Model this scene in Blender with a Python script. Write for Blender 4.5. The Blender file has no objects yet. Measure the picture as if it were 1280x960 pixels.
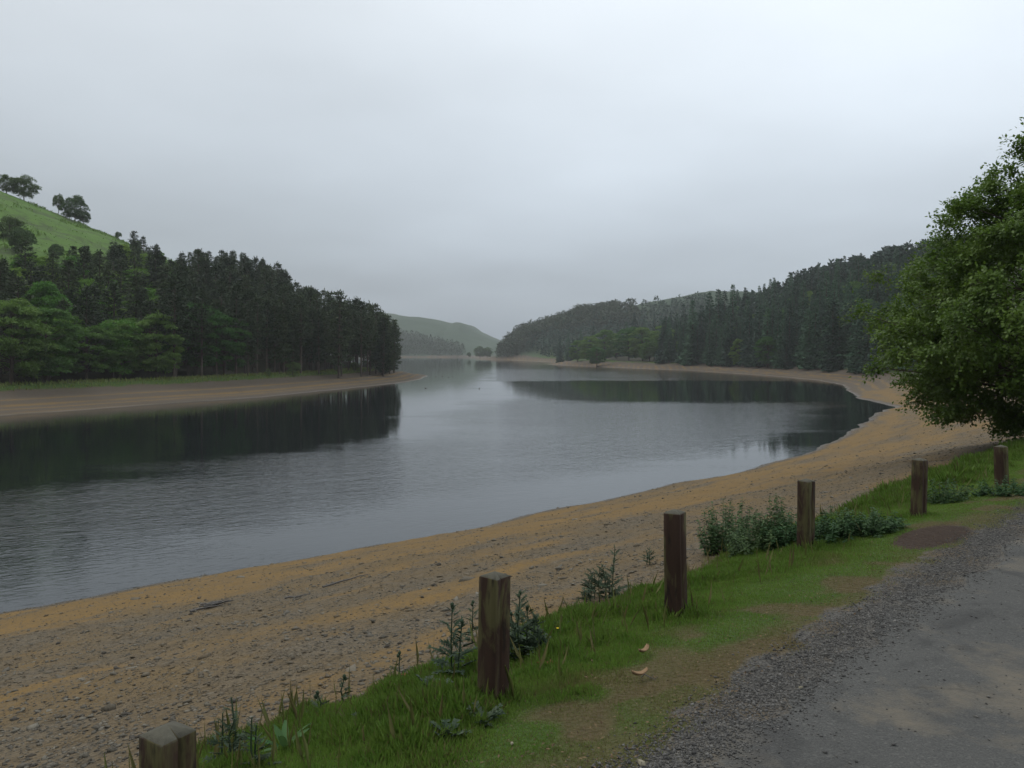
import bpy, math, random
import numpy as np
from mathutils import Vector, Matrix
R = math.radians
rng = np.random.default_rng(7)
random.seed(7)
S = bpy.context.scene
COL = S.collection

# ------------------------------------------------------------------ camera
CAM = (0.0, 0.0, 8.0)                     # 8 m above the water, about 2 m above the track
cd = bpy.data.cameras.new('camera'); cam = bpy.data.objects.new('camera', cd); COL.objects.link(cam)
cam.location = CAM; cam.rotation_euler = (R(90), 0, 0)
cd.sensor_fit = 'HORIZONTAL'; cd.sensor_width = 36.0; cd.lens = 36.0 * 1000 / 1280
cd.shift_y = -40 / 1280
cd.clip_start = 0.05; cd.clip_end = 9000
S.camera = cam

# ------------------------------------------------------------------ sky, sun, exposure
SUN_EL, SUN_AZ = R(52), R(-60)            # soft light through the cloud, from the left
sun_dir = Vector((math.sin(SUN_AZ) * math.cos(SUN_EL), math.cos(SUN_AZ) * math.cos(SUN_EL), math.sin(SUN_EL)))
W = bpy.data.worlds.new('World'); S.world = W; W.use_nodes = True
nt = W.node_tree; N = nt.nodes; L = nt.links; N.clear()
def nd(t, **k):
    n = N.new(t)
    for a, b in k.items(): setattr(n, a, b)
    return n
out = nd('ShaderNodeOutputWorld'); bg = nd('ShaderNodeBackground'); bg.inputs[1].default_value = 0.1
sky = nd('ShaderNodeTexSky', sky_type='NISHITA', sun_disc=False)
sky.sun_elevation = SUN_EL; sky.sun_rotation = SUN_AZ; sky.air_density = 1.5; sky.dust_density = 4.0
tc = nd('ShaderNodeTexCoord'); sep = nd('ShaderNodeSeparateXYZ'); L.new(tc.outputs['Generated'], sep.inputs[0])
def mth(op, a, b=None, c=None):
    n = nd('ShaderNodeMath', operation=op)
    for i, v in enumerate((a, b, c)):
        if v is None: continue
        if isinstance(v, (int, float)): n.inputs[i].default_value = v
        else: L.new(v, n.inputs[i])
    return n.outputs[0]
zc = mth('MAXIMUM', sep.outputs[2], 0.0)
# overcast: about three times brighter at the zenith than at the horizon, plus soft cloud mottling
zq = mth('ADD', zc, 0.16)
comb = nd('ShaderNodeCombineXYZ')
L.new(mth('DIVIDE', sep.outputs[0], zq), comb.inputs[0]); L.new(mth('DIVIDE', sep.outputs[1], zq), comb.inputs[1])
cn = nd('ShaderNodeTexNoise'); cn.inputs['Scale'].default_value = 0.55; cn.inputs['Detail'].default_value = 5; cn.inputs['Roughness'].default_value = 0.45
L.new(comb.outputs[0], cn.inputs['Vector'])
glow = nd('ShaderNodeVectorMath', operation='DOT_PRODUCT'); L.new(tc.outputs['Generated'], glow.inputs[0])
glow.inputs[1].default_value = (0.62, 0.35, 0.70)
zs = mth('SUBTRACT', 1.0, mth('POWER', 2.718, mth('MULTIPLY', zc, -3.2)))
lum = mth('MULTIPLY_ADD', zs, 1.0, 0.56)
lum = mth('MULTIPLY', lum, mth('MULTIPLY_ADD', cn.outputs[0], 0.8, 0.60))
lum = mth('MULTIPLY', lum, mth('MULTIPLY_ADD', glow.outputs['Value'], 0.54, 0.71))
lum = mth('MULTIPLY', lum, 7.4)
cc = nd('ShaderNodeMix', data_type='RGBA'); cc.inputs[6].default_value = (0.80, 0.92, 1.06, 1); cc.inputs[7].default_value = (0.935, 0.99, 1.03, 1)
L.new(mth('MINIMUM', mth('MULTIPLY', zc, 1.8), 1.0), cc.inputs[0])
vm = nd('ShaderNodeVectorMath', operation='SCALE'); L.new(cc.outputs[2], vm.inputs[0]); L.new(lum, vm.inputs['Scale'])
mx = nd('ShaderNodeMix', data_type='RGBA'); mx.inputs[0].default_value = 0.93
L.new(sky.outputs[0], mx.inputs[6]); L.new(vm.outputs[0], mx.inputs[7])
L.new(mx.outputs[2], bg.inputs[0]); L.new(bg.outputs[0], out.inputs[0])

sl = bpy.data.lights.new('sun', 'SUN'); sl.energy = 1.1; sl.angle = R(30); sl.color = (1.0, 0.96, 0.9)
so = bpy.data.objects.new('sun', sl); COL.objects.link(so); so.rotation_euler = sun_dir.to_track_quat('Z', 'Y').to_euler(); so.location = (-40, -20, 70)
S.view_settings.view_transform = 'Standard'; S.view_settings.look = 'None'
S.view_settings.exposure = 0.0; S.view_settings.gamma = 1.0; S.view_settings.use_curve_mapping = False
HAZE = 0.00018
S.render.engine = 'CYCLES'
S.cycles.use_denoising = True
S.cycles.max_bounces = 6; S.cycles.diffuse_bounces = 3; S.cycles.glossy_bounces = 3
S.cycles.transmission_bounces = 3; S.cycles.transparent_max_bounces = 6; S.cycles.volume_bounces = 1
S.cycles.caustics_reflective = False; S.cycles.caustics_refractive = False

# ------------------------------------------------------------------ helpers
def sm(a, b, x):
    t = np.clip((np.asarray(x, float) - a) / (b - a), 0, 1); return t * t * (3 - 2 * t)
_perm = np.random.default_rng(3).random(65536)
def vnoise(x, y, seed=0):
    x = np.asarray(x, float) + seed * 17.31; y = np.asarray(y, float) + seed * 9.77
    xi = np.floor(x).astype(np.int64); yi = np.floor(y).astype(np.int64)
    fx = x - xi; fy = y - yi; fx = fx * fx * (3 - 2 * fx); fy = fy * fy * (3 - 2 * fy)
    h = lambda a, b: _perm[(a * 7919 + b * 104729 + seed * 1013) & 65535]
    return ((h(xi, yi) * (1 - fx) + h(xi + 1, yi) * fx) * (1 - fy) + (h(xi, yi + 1) * (1 - fx) + h(xi + 1, yi + 1) * fx) * fy)
def fbm(x, y, o=4, seed=0):
    r = 0; a = 0.5; t = 0
    for i in range(o):
        r = r + a * vnoise(x * 2 ** i, y * 2 ** i, seed + i); t += a; a *= 0.5
    return r / t

def mesh_np(name, v, f, mats=(), smooth=False, attrs=None):
    """v (n,3), f (m,k) -> mesh, quickly"""
    v = np.asarray(v, np.float32).reshape(-1, 3); f = np.asarray(f, np.int32)
    me = bpy.data.meshes.new(name); m, k = f.shape
    me.vertices.add(len(v)); me.vertices.foreach_set('co', v.ravel())
    me.loops.add(m * k); me.loops.foreach_set('vertex_index', f.ravel())
    me.polygons.add(m); me.polygons.foreach_set('loop_start', np.arange(0, m * k, k, dtype=np.int32))
    me.polygons.foreach_set('loop_total', np.full(m, k, np.int32))
    if smooth: me.polygons.foreach_set('use_smooth', np.ones(m, bool))
    for a, d in (attrs or {}).items():
        d = np.asarray(d, np.float32)
        at = me.attributes.new(a, 'FLOAT' if d.ndim == 1 else 'FLOAT_VECTOR', 'POINT')
        at.data.foreach_set('value' if d.ndim == 1 else 'vector', d.ravel())
    me.update(calc_edges=True); me.validate()
    for mt in mats: me.materials.append(mt)
    return me
def ob(name, me, parent=None, loc=(0, 0, 0), rz=0, sc=1, rot=None):
    o = bpy.data.objects.new(name, me); COL.objects.link(o)
    o.location = loc; o.rotation_euler = rot if rot else (0, 0, rz)
    o.scale = (sc, sc, sc) if isinstance(sc, (int, float)) else sc
    if parent: o.parent = parent
    return o
def tag(o, label=None, cat=None, group=None, kind=None):
    for k, v in (('label', label), ('category', cat), ('group', group), ('kind', kind)):
        if v: o[k] = v
    return o

class G:
    """collects polygons (mixed triangles / quads kept as separate triangles)"""
    def __init__(s): s.v = []; s.f = []; s.n = 0
    def add(s, v, f):
        v = np.asarray(v, float).reshape(-1, 3); f = np.asarray(f, int)
        if f.shape[1] == 4: f = np.concatenate([f[:, [0, 1, 2]], f[:, [0, 2, 3]]])
        s.v.append(v); s.f.append(f + s.n); s.n += len(v)
    def tube(s, pts, rad, k=6, cap=True):
        pts = np.asarray(pts, float); n = len(pts); rad = np.broadcast_to(rad, (n,))
        t = np.gradient(pts, axis=0); t /= np.linalg.norm(t, axis=1)[:, None] + 1e-9
        up = np.where(np.abs(t[:, 2:3]) > 0.9, [[1.0, 0, 0]], [[0, 0, 1.0]])
        a = np.cross(t, up); a /= np.linalg.norm(a, axis=1)[:, None] + 1e-9; b = np.cross(t, a)
        an = np.linspace(0, 2 * np.pi, k, endpoint=False)
        ring = pts[:, None] + rad[:, None, None] * (np.cos(an)[None, :, None] * a[:, None] + np.sin(an)[None, :, None] * b[:, None])
        i, j = np.meshgrid(np.arange(n - 1), np.arange(k), indexing='ij'); j2 = (j + 1) % k
        f = np.stack([i * k + j, i * k + j2, (i + 1) * k + j2, (i + 1) * k + j], -1).reshape(-1, 4)
        s.add(ring.reshape(-1, 3), f)
        if cap:
            s.add(np.concatenate([ring[-1], pts[-1:]]), np.stack([np.arange(k), (np.arange(k) + 1) % k, np.full(k, k)], -1))
    def leaves(s, c, d, nrm, ln, wd, bend=0.0):
        """diamond leaves: base at c, pointing along d, width across d x nrm"""
        c, d, nrm = (np.asarray(q, float) for q in (c, d, nrm)); n = len(c)
        ln = np.broadcast_to(ln, (n,))[:, None]; wd = np.broadcast_to(wd, (n,))[:, None]
        d = d / (np.linalg.norm(d, axis=1)[:, None] + 1e-9)
        sd_ = np.cross(d, nrm); sd_ /= np.linalg.norm(sd_, axis=1)[:, None] + 1e-9
        up = np.cross(sd_, d)
        m = c + d * ln * 0.45 + up * bend * ln
        v = np.stack([c, m + sd_ * wd / 2, c + d * ln, m - sd_ * wd / 2], 1)
        b = np.arange(n)[:, None] * 4
        f = np.concatenate([b + [[0, 1, 2]], b + [[0, 2, 3]]])
        s.add(v, f)
    def mesh(s, name, mats, smooth=False):
        return mesh_np(name, np.concatenate(s.v), np.concatenate(s.f), mats, smooth)

# ------------------------------------------------------------------ materials
class M:
    def __init__(s, name):
        s.m = bpy.data.materials.new(name); s.m.use_nodes = True; s.t = s.m.node_tree; s.t.nodes.clear()
        s.o = s.n('ShaderNodeOutputMaterial'); s.p = s.n('ShaderNodeBsdfPrincipled')
        s.l(s.p.outputs[0], s.o.inputs[0]); s.p.inputs['Specular IOR Level'].default_value = 0.3
    def n(s, t, **k):
        q = s.t.nodes.new(t)
        for a, b in k.items(): setattr(q, a, b)
        return q
    def l(s, a, b): s.t.links.new(a, b)
    def put(s, v, sock):
        if isinstance(v, (int, float)): sock.default_value = v
        elif isinstance(v, (tuple, list)): sock.default_value = tuple(v) + ((1,) if len(v) == 3 and sock.type == 'RGBA' else ())
        else: s.l(v, sock)
    def math(s, op, a, b=0.0, c=0.0, clamp=False):
        q = s.n('ShaderNodeMath', operation=op, use_clamp=clamp)
        for i, v in enumerate((a, b, c)): s.put(v, q.inputs[i])
        return q.outputs[0]
    def mix(s, f, a, b, blend='MIX'):
        q = s.n('ShaderNodeMix', data_type='RGBA', blend_type=blend)
        s.put(f, q.inputs[0]); s.put(a, q.inputs[6]); s.put(b, q.inputs[7]); return q.outputs[2]
    def ramp(s, f, lo, hi):
        q = s.n('ShaderNodeMapRange', clamp=True); s.put(f, q.inputs[0]); q.inputs[1].default_value = lo; q.inputs[2].default_value = hi
        return q.outputs[0]
    def attr(s, a, vec=False): 
        q = s.n('ShaderNodeAttribute', attribute_name=a); return q.outputs['Vector' if vec else 'Fac']
    def pos(s): return s.n('ShaderNodeNewGeometry').outputs['Position']
    def obj(s): return s.n('ShaderNodeTexCoord').outputs['Object']
    def map(s, v, sc):
        q = s.n('ShaderNodeMapping'); s.put(v, q.inputs[0]); q.inputs[3].default_value = sc; return q.outputs[0]
    def noise(s, v, scale, det=3.0, rough=0.5, dist=0.0):
        q = s.n('ShaderNodeTexNoise'); s.put(v, q.inputs['Vector']); q.inputs['Scale'].default_value = scale
        q.inputs['Detail'].default_value = det; q.inputs['Roughness'].default_value = rough; q.inputs['Distortion'].default_value = dist
        return q.outputs[0]
    def vor(s, v, scale):
        q = s.n('ShaderNodeTexVoronoi'); s.put(v, q.inputs['Vector']); q.inputs['Scale'].default_value = scale; return q
    def bump(s, h, dist, strength=1.0, normal=None):
        q = s.n('ShaderNodeBump'); s.put(h, q.inputs['Height']); q.inputs['Distance'].default_value = dist; s.put(strength, q.inputs['Strength'])
        if normal is not None: s.l(normal, q.inputs['Normal'])
        return q.outputs[0]
    def set(s, col=None, rough=None, normal=None):
        if col is not None: s.put(col, s.p.inputs['Base Color'])
        if rough is not None: s.put(rough, s.p.inputs['Roughness'])
        if normal is not None: s.l(normal, s.p.inputs['Normal'])
        return s.m

def leaf_mat(name, a, b, trans=0.25, rnd=0.35, scale=0.8, rough=0.6, spec=0.15):
    k = M(name); oi = k.n('ShaderNodeObjectInfo')
    c = k.mix(k.noise(k.obj(), scale, 3.0), a, b)
    hs = k.n('ShaderNodeHueSaturation'); k.l(c, hs.inputs['Color'])
    k.l(k.math('MULTIPLY_ADD', oi.outputs['Random'], rnd, 1.0 - rnd / 2), hs.inputs['Value'])
    k.l(k.math('MULTIPLY_ADD', oi.outputs['Random'], -0.05, 0.525), hs.inputs['Hue'])
    k.set(hs.outputs[0], rough); k.p.inputs['Specular IOR Level'].default_value = spec
    if trans:
        tb = k.n('ShaderNodeBsdfTranslucent'); k.l(hs.outputs[0], tb.inputs[0])
        ms = k.n('ShaderNodeMixShader'); ms.inputs[0].default_value = trans
        k.l(k.p.outputs[0], ms.inputs[1]); k.l(tb.outputs[0], ms.inputs[2]); k.l(ms.outputs[0], k.o.inputs[0])
    return k.m

# ------------------------------------------------------------------ terrain
def PXY(px, py, z=0.0):
    Y = (CAM[2] - z) / ((py - 440) / 1000); return ((px - 640) / 1000 * Y, Y)
DIR = np.array([0.684, 0.7295]); NRM = np.array([-0.7295, 0.684])
near_px = [(0, 764.5), (130, 742), (250, 721), (375, 700), (500, 677.5), (600, 657), (682, 640), (822, 610), (932, 589), (997, 569), (1050, 546), (1082, 527), (1100, 513), (1122, 509.5), (1104, 505.5),
           (1072, 497), (1060, 489), (1053, 481), (1020, 475), (960, 469.5), (860, 462.7), (800, 460.6), (740, 458), (684, 455.5), (700, 453.6), (690, 452.6), (640, 450.3), (592, 449)]
left_px = [(536, 469.5), (522, 475), (497, 479), (415, 487.5), (320, 497), (240, 502), (160, 508), (80, 514), (0, 519.5)]
SH = [(-330, -330), (-90, -62), (-40, -3)] + [PXY(*p) for p in near_px]
SH += [(40, 960), (130, 1180), (60, 1235), (-80, 1230), (-180, 1225), (-290, 1240), (-300, 900), (-150, 600), (-62, 345), (-44, 300)]
SH += [PXY(*p) for p in left_px] + [(-78, 60), (-140, 0), (-420, -250)]
SH = np.array(SH)
def sdist(x, y):
    x = np.asarray(x, float); y = np.asarray(y, float)
    best = np.full(x.shape, 1e18); ins = np.zeros(x.shape, bool); n = len(SH)
    for i in range(n):
        ax, ay = SH[i]; bx, by = SH[(i + 1) % n]; ex, ey = bx - ax, by - ay
        t = np.clip(((x - ax) * ex + (y - ay) * ey) / (ex * ex + ey * ey), 0, 1)
        best = np.minimum(best, (x - ax - t * ex) ** 2 + (y - ay - t * ey) ** 2)
        c = (ay > y) != (by > y)
        ins ^= c & (x < (bx - ax) * (y - ay) / (by - ay + 1e-12) + ax)
    d = np.sqrt(best); return np.where(ins, -d, d)
BW = [-400, -60, -9, -4, 0, 1.8, 2.4, 3.0, 3.7, 4.7, 5.3, 30, 400]
BZ = [95, 30, 6.5, 6.02, 5.99, 5.96, 5.94, 5.86, 5.73, 5.45, 5.2, 0.2, 0.2]
def fields(x, y):
    x = np.asarray(x, float); y = np.asarray(y, float)
    s = DIR[0] * x + DIR[1] * y; w = NRM[0] * x + NRM[1] * y
    d = sdist(x, y)
    d = d + (fbm(x * 0.25, y * 0.25, 3, 5) - 0.5) * np.clip(0.9 + 0.004 * y, 0.5, 3.0) * np.where(d > -6, 1, 0)
    wl = w + (fbm(s * 0.35, w * 0.2, 3, 11) - 0.5) * 0.5
    near = 1 - sm(38, 75, w)
    left = (w > 40) & (x < -15) & (y < 700)
    farm = sm(1100, 1230, y)
    dp = np.maximum(d, 0)
    zn = np.minimum(np.interp(wl, BW, BZ), 0.252 * dp + 0.04 * np.sin(dp * 1.9) * sm(0.6, 3, dp) * (1 - sm(14, 19, dp)))
    zb = 0.13 * np.minimum(dp, 16) + 0.02 * dp + 0.16 * np.sin(dp * 0.95) * sm(1, 3, dp) * (1 - sm(12, 16, dp))
    zb = zb + 0.55 * sm(14.5, 16.0, dp)
    p = (x + 64) * -0.949 + (y - 100) * 0.316
    hl = 0.43 * np.log1p(np.exp(np.clip((p - 22) / 5, -30, 30))) * 5
    hl = hl * (1 - sm(250, 440, y)) * sm(14, 60, d)
    hl = np.where(hl > 60, 60 + 30 * np.tanh((hl - 60) / 30), hl)
    q = x - 96
    hr = 0.43 * np.log1p(np.exp(np.clip(q / 5, -30, 30))) * 5
    hr = np.where(hr > 44, 44 + 22 * np.tanh((hr - 44) / 22), hr)
    hr = hr * sm(150, 215, y) * (1 - sm(470, 660, y)) * sm(10, 46, d)
    h2 = np.interp(x, [-20, -5, 8, 42, 76, 122, 140, 214, 300, 900], [0, 12, 20, 29, 40, 45, 55, 69, 64, 60]) * sm(700, 880, y) * (1 - 0.6 * sm(1050, 1250, y)) * sm(4, 40, d)
    lowr = sm(20, 120, d) * 7 * sm(400, 500, y)
    hf = np.interp(x, [-900, -400, -260, -224, -160, -122, -110, -98, -80, -48, -20, 60, 200, 900], [80, 76, 70, 64, 57, 47, 50, 47, 34, 18, 6, 8, 50, 90])
    hf = hf * sm(1245, 1600, y)
    zo = zb + np.where(left, hl, np.maximum(np.maximum(hr, h2 * (1 - farm)), lowr)) + hf
    zo = zo + sm(20, 90, d) * (fbm(x * 0.03, y * 0.03, 4, 2) - 0.5) * 5 * (1 - near) 
    z = near * zn + (1 - near) * zo
    z = z + near * (fbm(x * 0.9, y * 0.9, 4, 8) - 0.5) * np.where(wl > 5, 0.16, np.where(wl > 2.4, 0.10, 0.03)) * sm(0.2, 2.0, dp)
    edge = w + (fbm(s * 1.3, w * 1.3, 4, 21) - 0.5) * 0.95
    z = z + near * 0.022 * (1 - sm(1.88, 2.08, edge)) 
    z = np.where(d < 0, np.maximum(0.2 * d, -3.0) - 0.02, np.maximum(z, 0.015))
    return dict(z=z, s=s, w=w, wl=wl, d=d, near=near, left=left, p=p, edge=edge, hl=hl, hr=hr)
def ochre_field(s, d):
    b = np.interp(d, [0, 0.7, 1.4, 4, 6, 9, 11.5, 13, 14.5, 17], [0.0, 0.2, 0.74, 0.55, 0.72, 0.6, 0.78, 0.56, 0.34, 0.2])
    return b + (fbm(s * 0.10, d * 0.8, 4, 71) - 0.5) * 1.3 + (fbm(s * 0.45, d * 1.7, 5, 73) - 0.5) * 1.1
def tz(x, y): return float(fields(np.array([x]), np.array([y]))['z'][0])
def hit(px, py):
    """ground point seen at a pixel of the photograph"""
    u = (px - 640) / 1000; v = (py - 440) / 1000
    Y = np.concatenate([np.linspace(1.5, 40, 3000), np.linspace(40, 1800, 6000)])
    z = fields(u * Y, Y)['z']; k = int(np.argmax(z >= CAM[2] - v * Y)); return np.array([u * Y[k], Y[k], z[k]])

def axis(lo, hi, a, b, h, g):
    mid = list(np.arange(a, b + 1e-6, h)); l = []; x = a; st = h
    while x > lo: st = min(st * (1 + g), 0.014 * (a - x) + h * 1.2, 14); x -= max(st, h); l.append(x)
    r = []; x = b; st = h
    while x < hi: st = min(st * (1 + g), 0.014 * (x - b) + h * 1.2, 14); x += max(st, h); r.append(x)
    return np.array(l[::-1] + mid + r)
gx = axis(-880, 880, -5.5, 9.5, 0.07, 0.05); gy = axis(-420, 2150, 2.4, 14.5, 0.07, 0.05)
X, Y = np.meshgrid(gx, gy); X = X.ravel(); Y = Y.ravel(); F = fields(X, Y)
nx, ny = len(gx), len(gy)
ii, jj = np.meshgrid(np.arange(ny - 1), np.arange(nx - 1), indexing='ij'); a0 = (ii * nx + jj).ravel()
quads = np.stack([a0, a0 + 1, a0 + nx + 1, a0 + nx], -1)
w_, s_, d_ = F['w'], F['s'], F['d']
jag = (fbm(X * 2.2, Y * 2.2, 4, 31) - 0.5)
gedge = np.interp(s_, [0, 3.5, 5.6, 9.0, 11, 14, 40], [2.2, 2.25, 2.38, 2.42, 2.2, 2.0, 2.0])
nearm = F['near']
soilx, soily = PXY(1165, 668, 5.93)
soil = np.exp(-((((X - soilx) * DIR[0] + (Y - soily) * DIR[1]) / 0.85) ** 2 + (((X - soilx) * NRM[0] + (Y - soily) * NRM[1]) / 0.38) ** 2) ** 2)
grass_near = sm(-0.10, 0.16, w_ - gedge + jag * 0.7) * (1 - sm(4.75, 5.4, F['wl'] + jag * 1.2))
grass_near = grass_near * (1 - sm(0.3, 0.7, soil))
grass_far = sm(14.2, 15.6, d_ + jag * 2)
grassm = nearm * grass_near + (1 - nearm) * grass_far
tarmac = nearm * (1 - sm(1.88, 2.08, F['edge']))
gravel = nearm * sm(1.86, 2.1, F['edge']) * (1 - grass_near) * (1 - sm(2.5, 3.2, w_))
dry = nearm * np.clip(0.75 * (1 - sm(0.02, 0.5, w_ - gedge + (fbm(X * 1.1, Y * 1.1, 4, 41) - 0.5) * 1.3)) + 0.9 * sm(0.56, 0.66, fbm(X * 1.5, Y * 1.5, 3, 43)) * (1 - sm(3.1, 3.7, w_)), 0, 1)
woods = np.where(F['left'], sm(16, 22, d_) * (1 - sm(60, 85, F['p'])), 0) + np.where((X > 60) & (Y > 180) & (Y < 620) & (F['near'] < .3), sm(13, 20, d_), 0)
along = np.where(nearm > 0.5, s_, Y)
bc = np.stack([along * 0.10, d_ * 0.55, nearm * 3.0], -1)
ATT = dict(ochre=np.where(nearm > 0.5, ochre_field(along, d_), 0.25 + 0.8 * np.sin(d_ * 2.3 + 2.5 * fbm(along * 0.02, d_ * 0.1, 2, 91)) * (1 - sm(9, 12, d_)) - 0.3 * sm(8, 12, d_) + (fbm(along * 0.06, d_ * 0.5, 4, 92) - 0.5)), grassm=grassm, tarmac=tarmac, gravel=gravel, dry=dry, soil=soil * nearm, woods=np.clip(woods, 0, 1), bc=bc, shore=d_, nearm=nearm, farm=(1 - nearm) * sm(650, 800, Y),
           meadow=np.where(F['left'], sm(45, 80, F['p']), 0) + (1 - nearm) * sm(650, 800, Y))

g = M('ground_surface'); P = g.pos()
at = {k: g.attr(k) for k in ('grassm', 'tarmac', 'gravel', 'dry', 'soil', 'woods', 'shore', 'meadow', 'nearm', 'farm')}; bcv = g.attr('bc', True)
patch = g.noise(P, 0.5, 4.0, 0.55)
fine = g.noise(P, 9.0, 5.0, 0.7)
och = g.ramp(g.math('ADD', g.attr('ochre'), g.math('MULTIPLY_ADD', g.noise(P, 2.5, 5.0, 0.7), 1.1, -0.55)), 0.24, 0.78)
cell = g.vor(P, 26.0); cell2 = g.vor(P, 9.0)
sepc = g.n('ShaderNodeSeparateColor'); g.l(cell.outputs['Color'], sepc.inputs[0])
sepd = g.n('ShaderNodeSeparateColor'); g.l(cell2.outputs['Color'], sepd.inputs[0])
shing = g.mix(sepc.outputs[0], (0.138, 0.106, 0.064), (0.056, 0.046, 0.033))
shing = g.mix(g.math('MULTIPLY', sepd.outputs[1], 0.5), shing, (0.16, 0.135, 0.10))
shing = g.mix(g.math('MULTIPLY', g.ramp(patch, 0.4, 0.65), 0.6), shing, (0.155, 0.102, 0.040))
sand = g.mix(g.noise(P, 1.3, 4.0), (0.195, 0.118, 0.038), (0.13, 0.085, 0.032))
sand = g.mix(g.math('MULTIPLY', g.ramp(sepc.outputs[1], 0.72, 0.9), 0.55), sand, (0.075, 0.06, 0.042))
beach = g.mix(och, g.mix(g.math('MULTIPLY_ADD', at['nearm'], -0.75, 0.75), shing, (0.085, 0.07, 0.055)), sand)
beach = g.mix(g.math('MULTIPLY_ADD', at['nearm'], -0.15, 0.15), beach, (0.07, 0.055, 0.042))
wet = g.math('SUBTRACT', 1.0, g.ramp(at['shore'], 0.25, 1.1))
beach = g.mix(g.math('MULTIPLY', wet, 0.8), beach, (0.055, 0.045, 0.035))
gr = g.mix(g.noise(P, 2.2, 4.0, 0.6), (0.035, 0.075, 0.013), (0.07, 0.10, 0.024))
gr = g.mix(at['dry'], gr, g.mix(fine, (0.10, 0.07, 0.034), (0.065, 0.058, 0.024)))
mead = g.mix(g.noise(P, 0.09, 6.0, 0.65), (0.055, 0.125, 0.018), (0.10, 0.175, 0.03))
mead = g.mix(g.math('MULTIPLY', g.ramp(g.noise(P, 0.09, 6.0, 0.75, 0.6), 0.48, 0.62), 0.85), mead, (0.042, 0.06, 0.022))
farm_ = g.mix(g.noise(P, 0.02, 6.0, 0.65), (0.026, 0.048, 0.030), (0.052, 0.078, 0.046))
mead = g.mix(at['farm'], mead, farm_)
gr = g.mix(at['meadow'], gr, mead)
gr = g.mix(at['woods'], gr, g.mix(g.noise(P, 0.6, 4.0), (0.022, 0.024, 0.012), (0.045, 0.04, 0.02)))
grf = g.ramp(g.math('ADD', at['grassm'], g.math('MULTIPLY_ADD', fine, 0.5, -0.25)), 0.3, 0.7)
col = g.mix(grf, beach, gr)
sepg = g.vor(P, 70.0); sg = g.n('ShaderNodeSeparateColor'); g.l(sepg.outputs['Color'], sg.inputs[0])
grav = g.mix(sg.outputs[0], (0.045, 0.042, 0.038), (0.125, 0.118, 0.106))
grav = g.mix(g.ramp(g.noise(P, 2.6, 3.0), 0.52, 0.68), grav, (0.10, 0.08, 0.055))
tar = g.mix(g.noise(P, 1.4, 4.0, 0.6), (0.075, 0.076, 0.072), (0.115, 0.113, 0.104))
tar = g.mix(g.ramp(g.noise(P, 120.0, 2.0), 0.35, 0.7), g.mix(0.6, tar, (0.035, 0.035, 0.036)), tar)
tar = g.mix(g.math('MULTIPLY', g.ramp(sg.outputs[1], 0.9, 0.97), 0.25), tar, (0.17, 0.165, 0.15))
tar = g.mix(g.ramp(g.noise(P, 0.9, 5.0, 0.7), 0.52, 0.68), tar, (0.135, 0.118, 0.092))
tar = g.mix(g.math('MULTIPLY', g.ramp(g.noise(P, 0.8, 6.0, 0.7, 1.0), 0.50, 0.60), 0.6), tar, (0.042, 0.042, 0.041))
ck = g.n('ShaderNodeTexVoronoi', feature='DISTANCE_TO_EDGE'); wv_ = g.n('ShaderNodeVectorMath', operation='ADD'); g.l(P, wv_.inputs[0]); nzc = g.n('ShaderNodeTexNoise'); nzc.inputs['Scale'].default_value = 2.0; g.l(nzc.outputs['Color'], wv_.inputs[1]); g.l(wv_.outputs[0], ck.inputs['Vector']); ck.inputs['Scale'].default_value = 0.55
crack = g.math('MULTIPLY', g.math('SUBTRACT', 1.0, g.ramp(ck.outputs[0], 0.003, 0.012)), g.ramp(g.noise(P, 1.1, 2.0), 0.5, 0.7))
tar = g.mix(g.math('MULTIPLY', crack, 0.35), tar, (0.03, 0.03, 0.028))
col = g.mix(g.ramp(at['gravel'], 0.3, 0.6), col, grav)
col = g.mix(g.ramp(g.math('ADD', at['tarmac'], g.math('MULTIPLY_ADD', fine, 0.6, -0.3)), 0.35, 0.65), col, tar)
col = g.mix(g.ramp(g.math('ADD', at['soil'], g.math('MULTIPLY_ADD', fine, 0.5, -0.25)), 0.3, 0.6), col, g.mix(fine, (0.03, 0.019, 0.013), (0.055, 0.036, 0.025)))
b1 = g.bump(g.math('ADD', g.math('MULTIPLY', cell.outputs['Distance'], g.math('SUBTRACT', 1.0, g.math('MULTIPLY', och, 0.75))), g.math('MULTIPLY', fine, 0.7)), 0.035, g.math('MULTIPLY_ADD', at['tarmac'], -0.75, 0.9))
b2 = g.bump(g.math('ADD', g.noise(P, 90.0, 2.0), g.math('MULTIPLY', sepg.outputs['Distance'], 0.8)), 0.006, g.math('MAXIMUM', at['tarmac'], at['gravel']), b1)
g.set(col, g.math('MULTIPLY_ADD', wet, -0.45, 0.9), b2)
g.p.inputs['Specular IOR Level'].default_value = 0.2
GM = g.m

# one continuous surface, cut into the named pieces of the setting
fc = quads[:, 0]
fw, fd, fx, fy, fn = w_[fc], d_[fc], X[fc], Y[fc], nearm[fc]
left_f = F['left'][fc]
cls = np.where(fn > 0.5, np.where(fw < 2.35, 0, np.where((fw < 4.8), 1, 2)), np.where(left_f, np.where(fd < 15.5, 3, 4), np.where(fy > 1090, 6, np.where(fd < 15.5, 2, 5))))
NAMES = ['road', 'grass_verge', 'shingle_beach', 'far_shore_beach', 'left_hillside', 'right_hillside', 'far_hills']
V = np.stack([X, Y, F['z']], -1); PIECE = {}
for ci, nm in enumerate(NAMES):
    q = quads[cls == ci]
    used = np.unique(q); remap = np.full(len(V), -1, np.int32); remap[used] = np.arange(len(used))
    me = mesh_np(nm, V[used], remap[q], [GM], True, {k: v[used] for k, v in ATT.items()})
    PIECE[nm] = tag(ob(nm, me), kind='structure')

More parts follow.
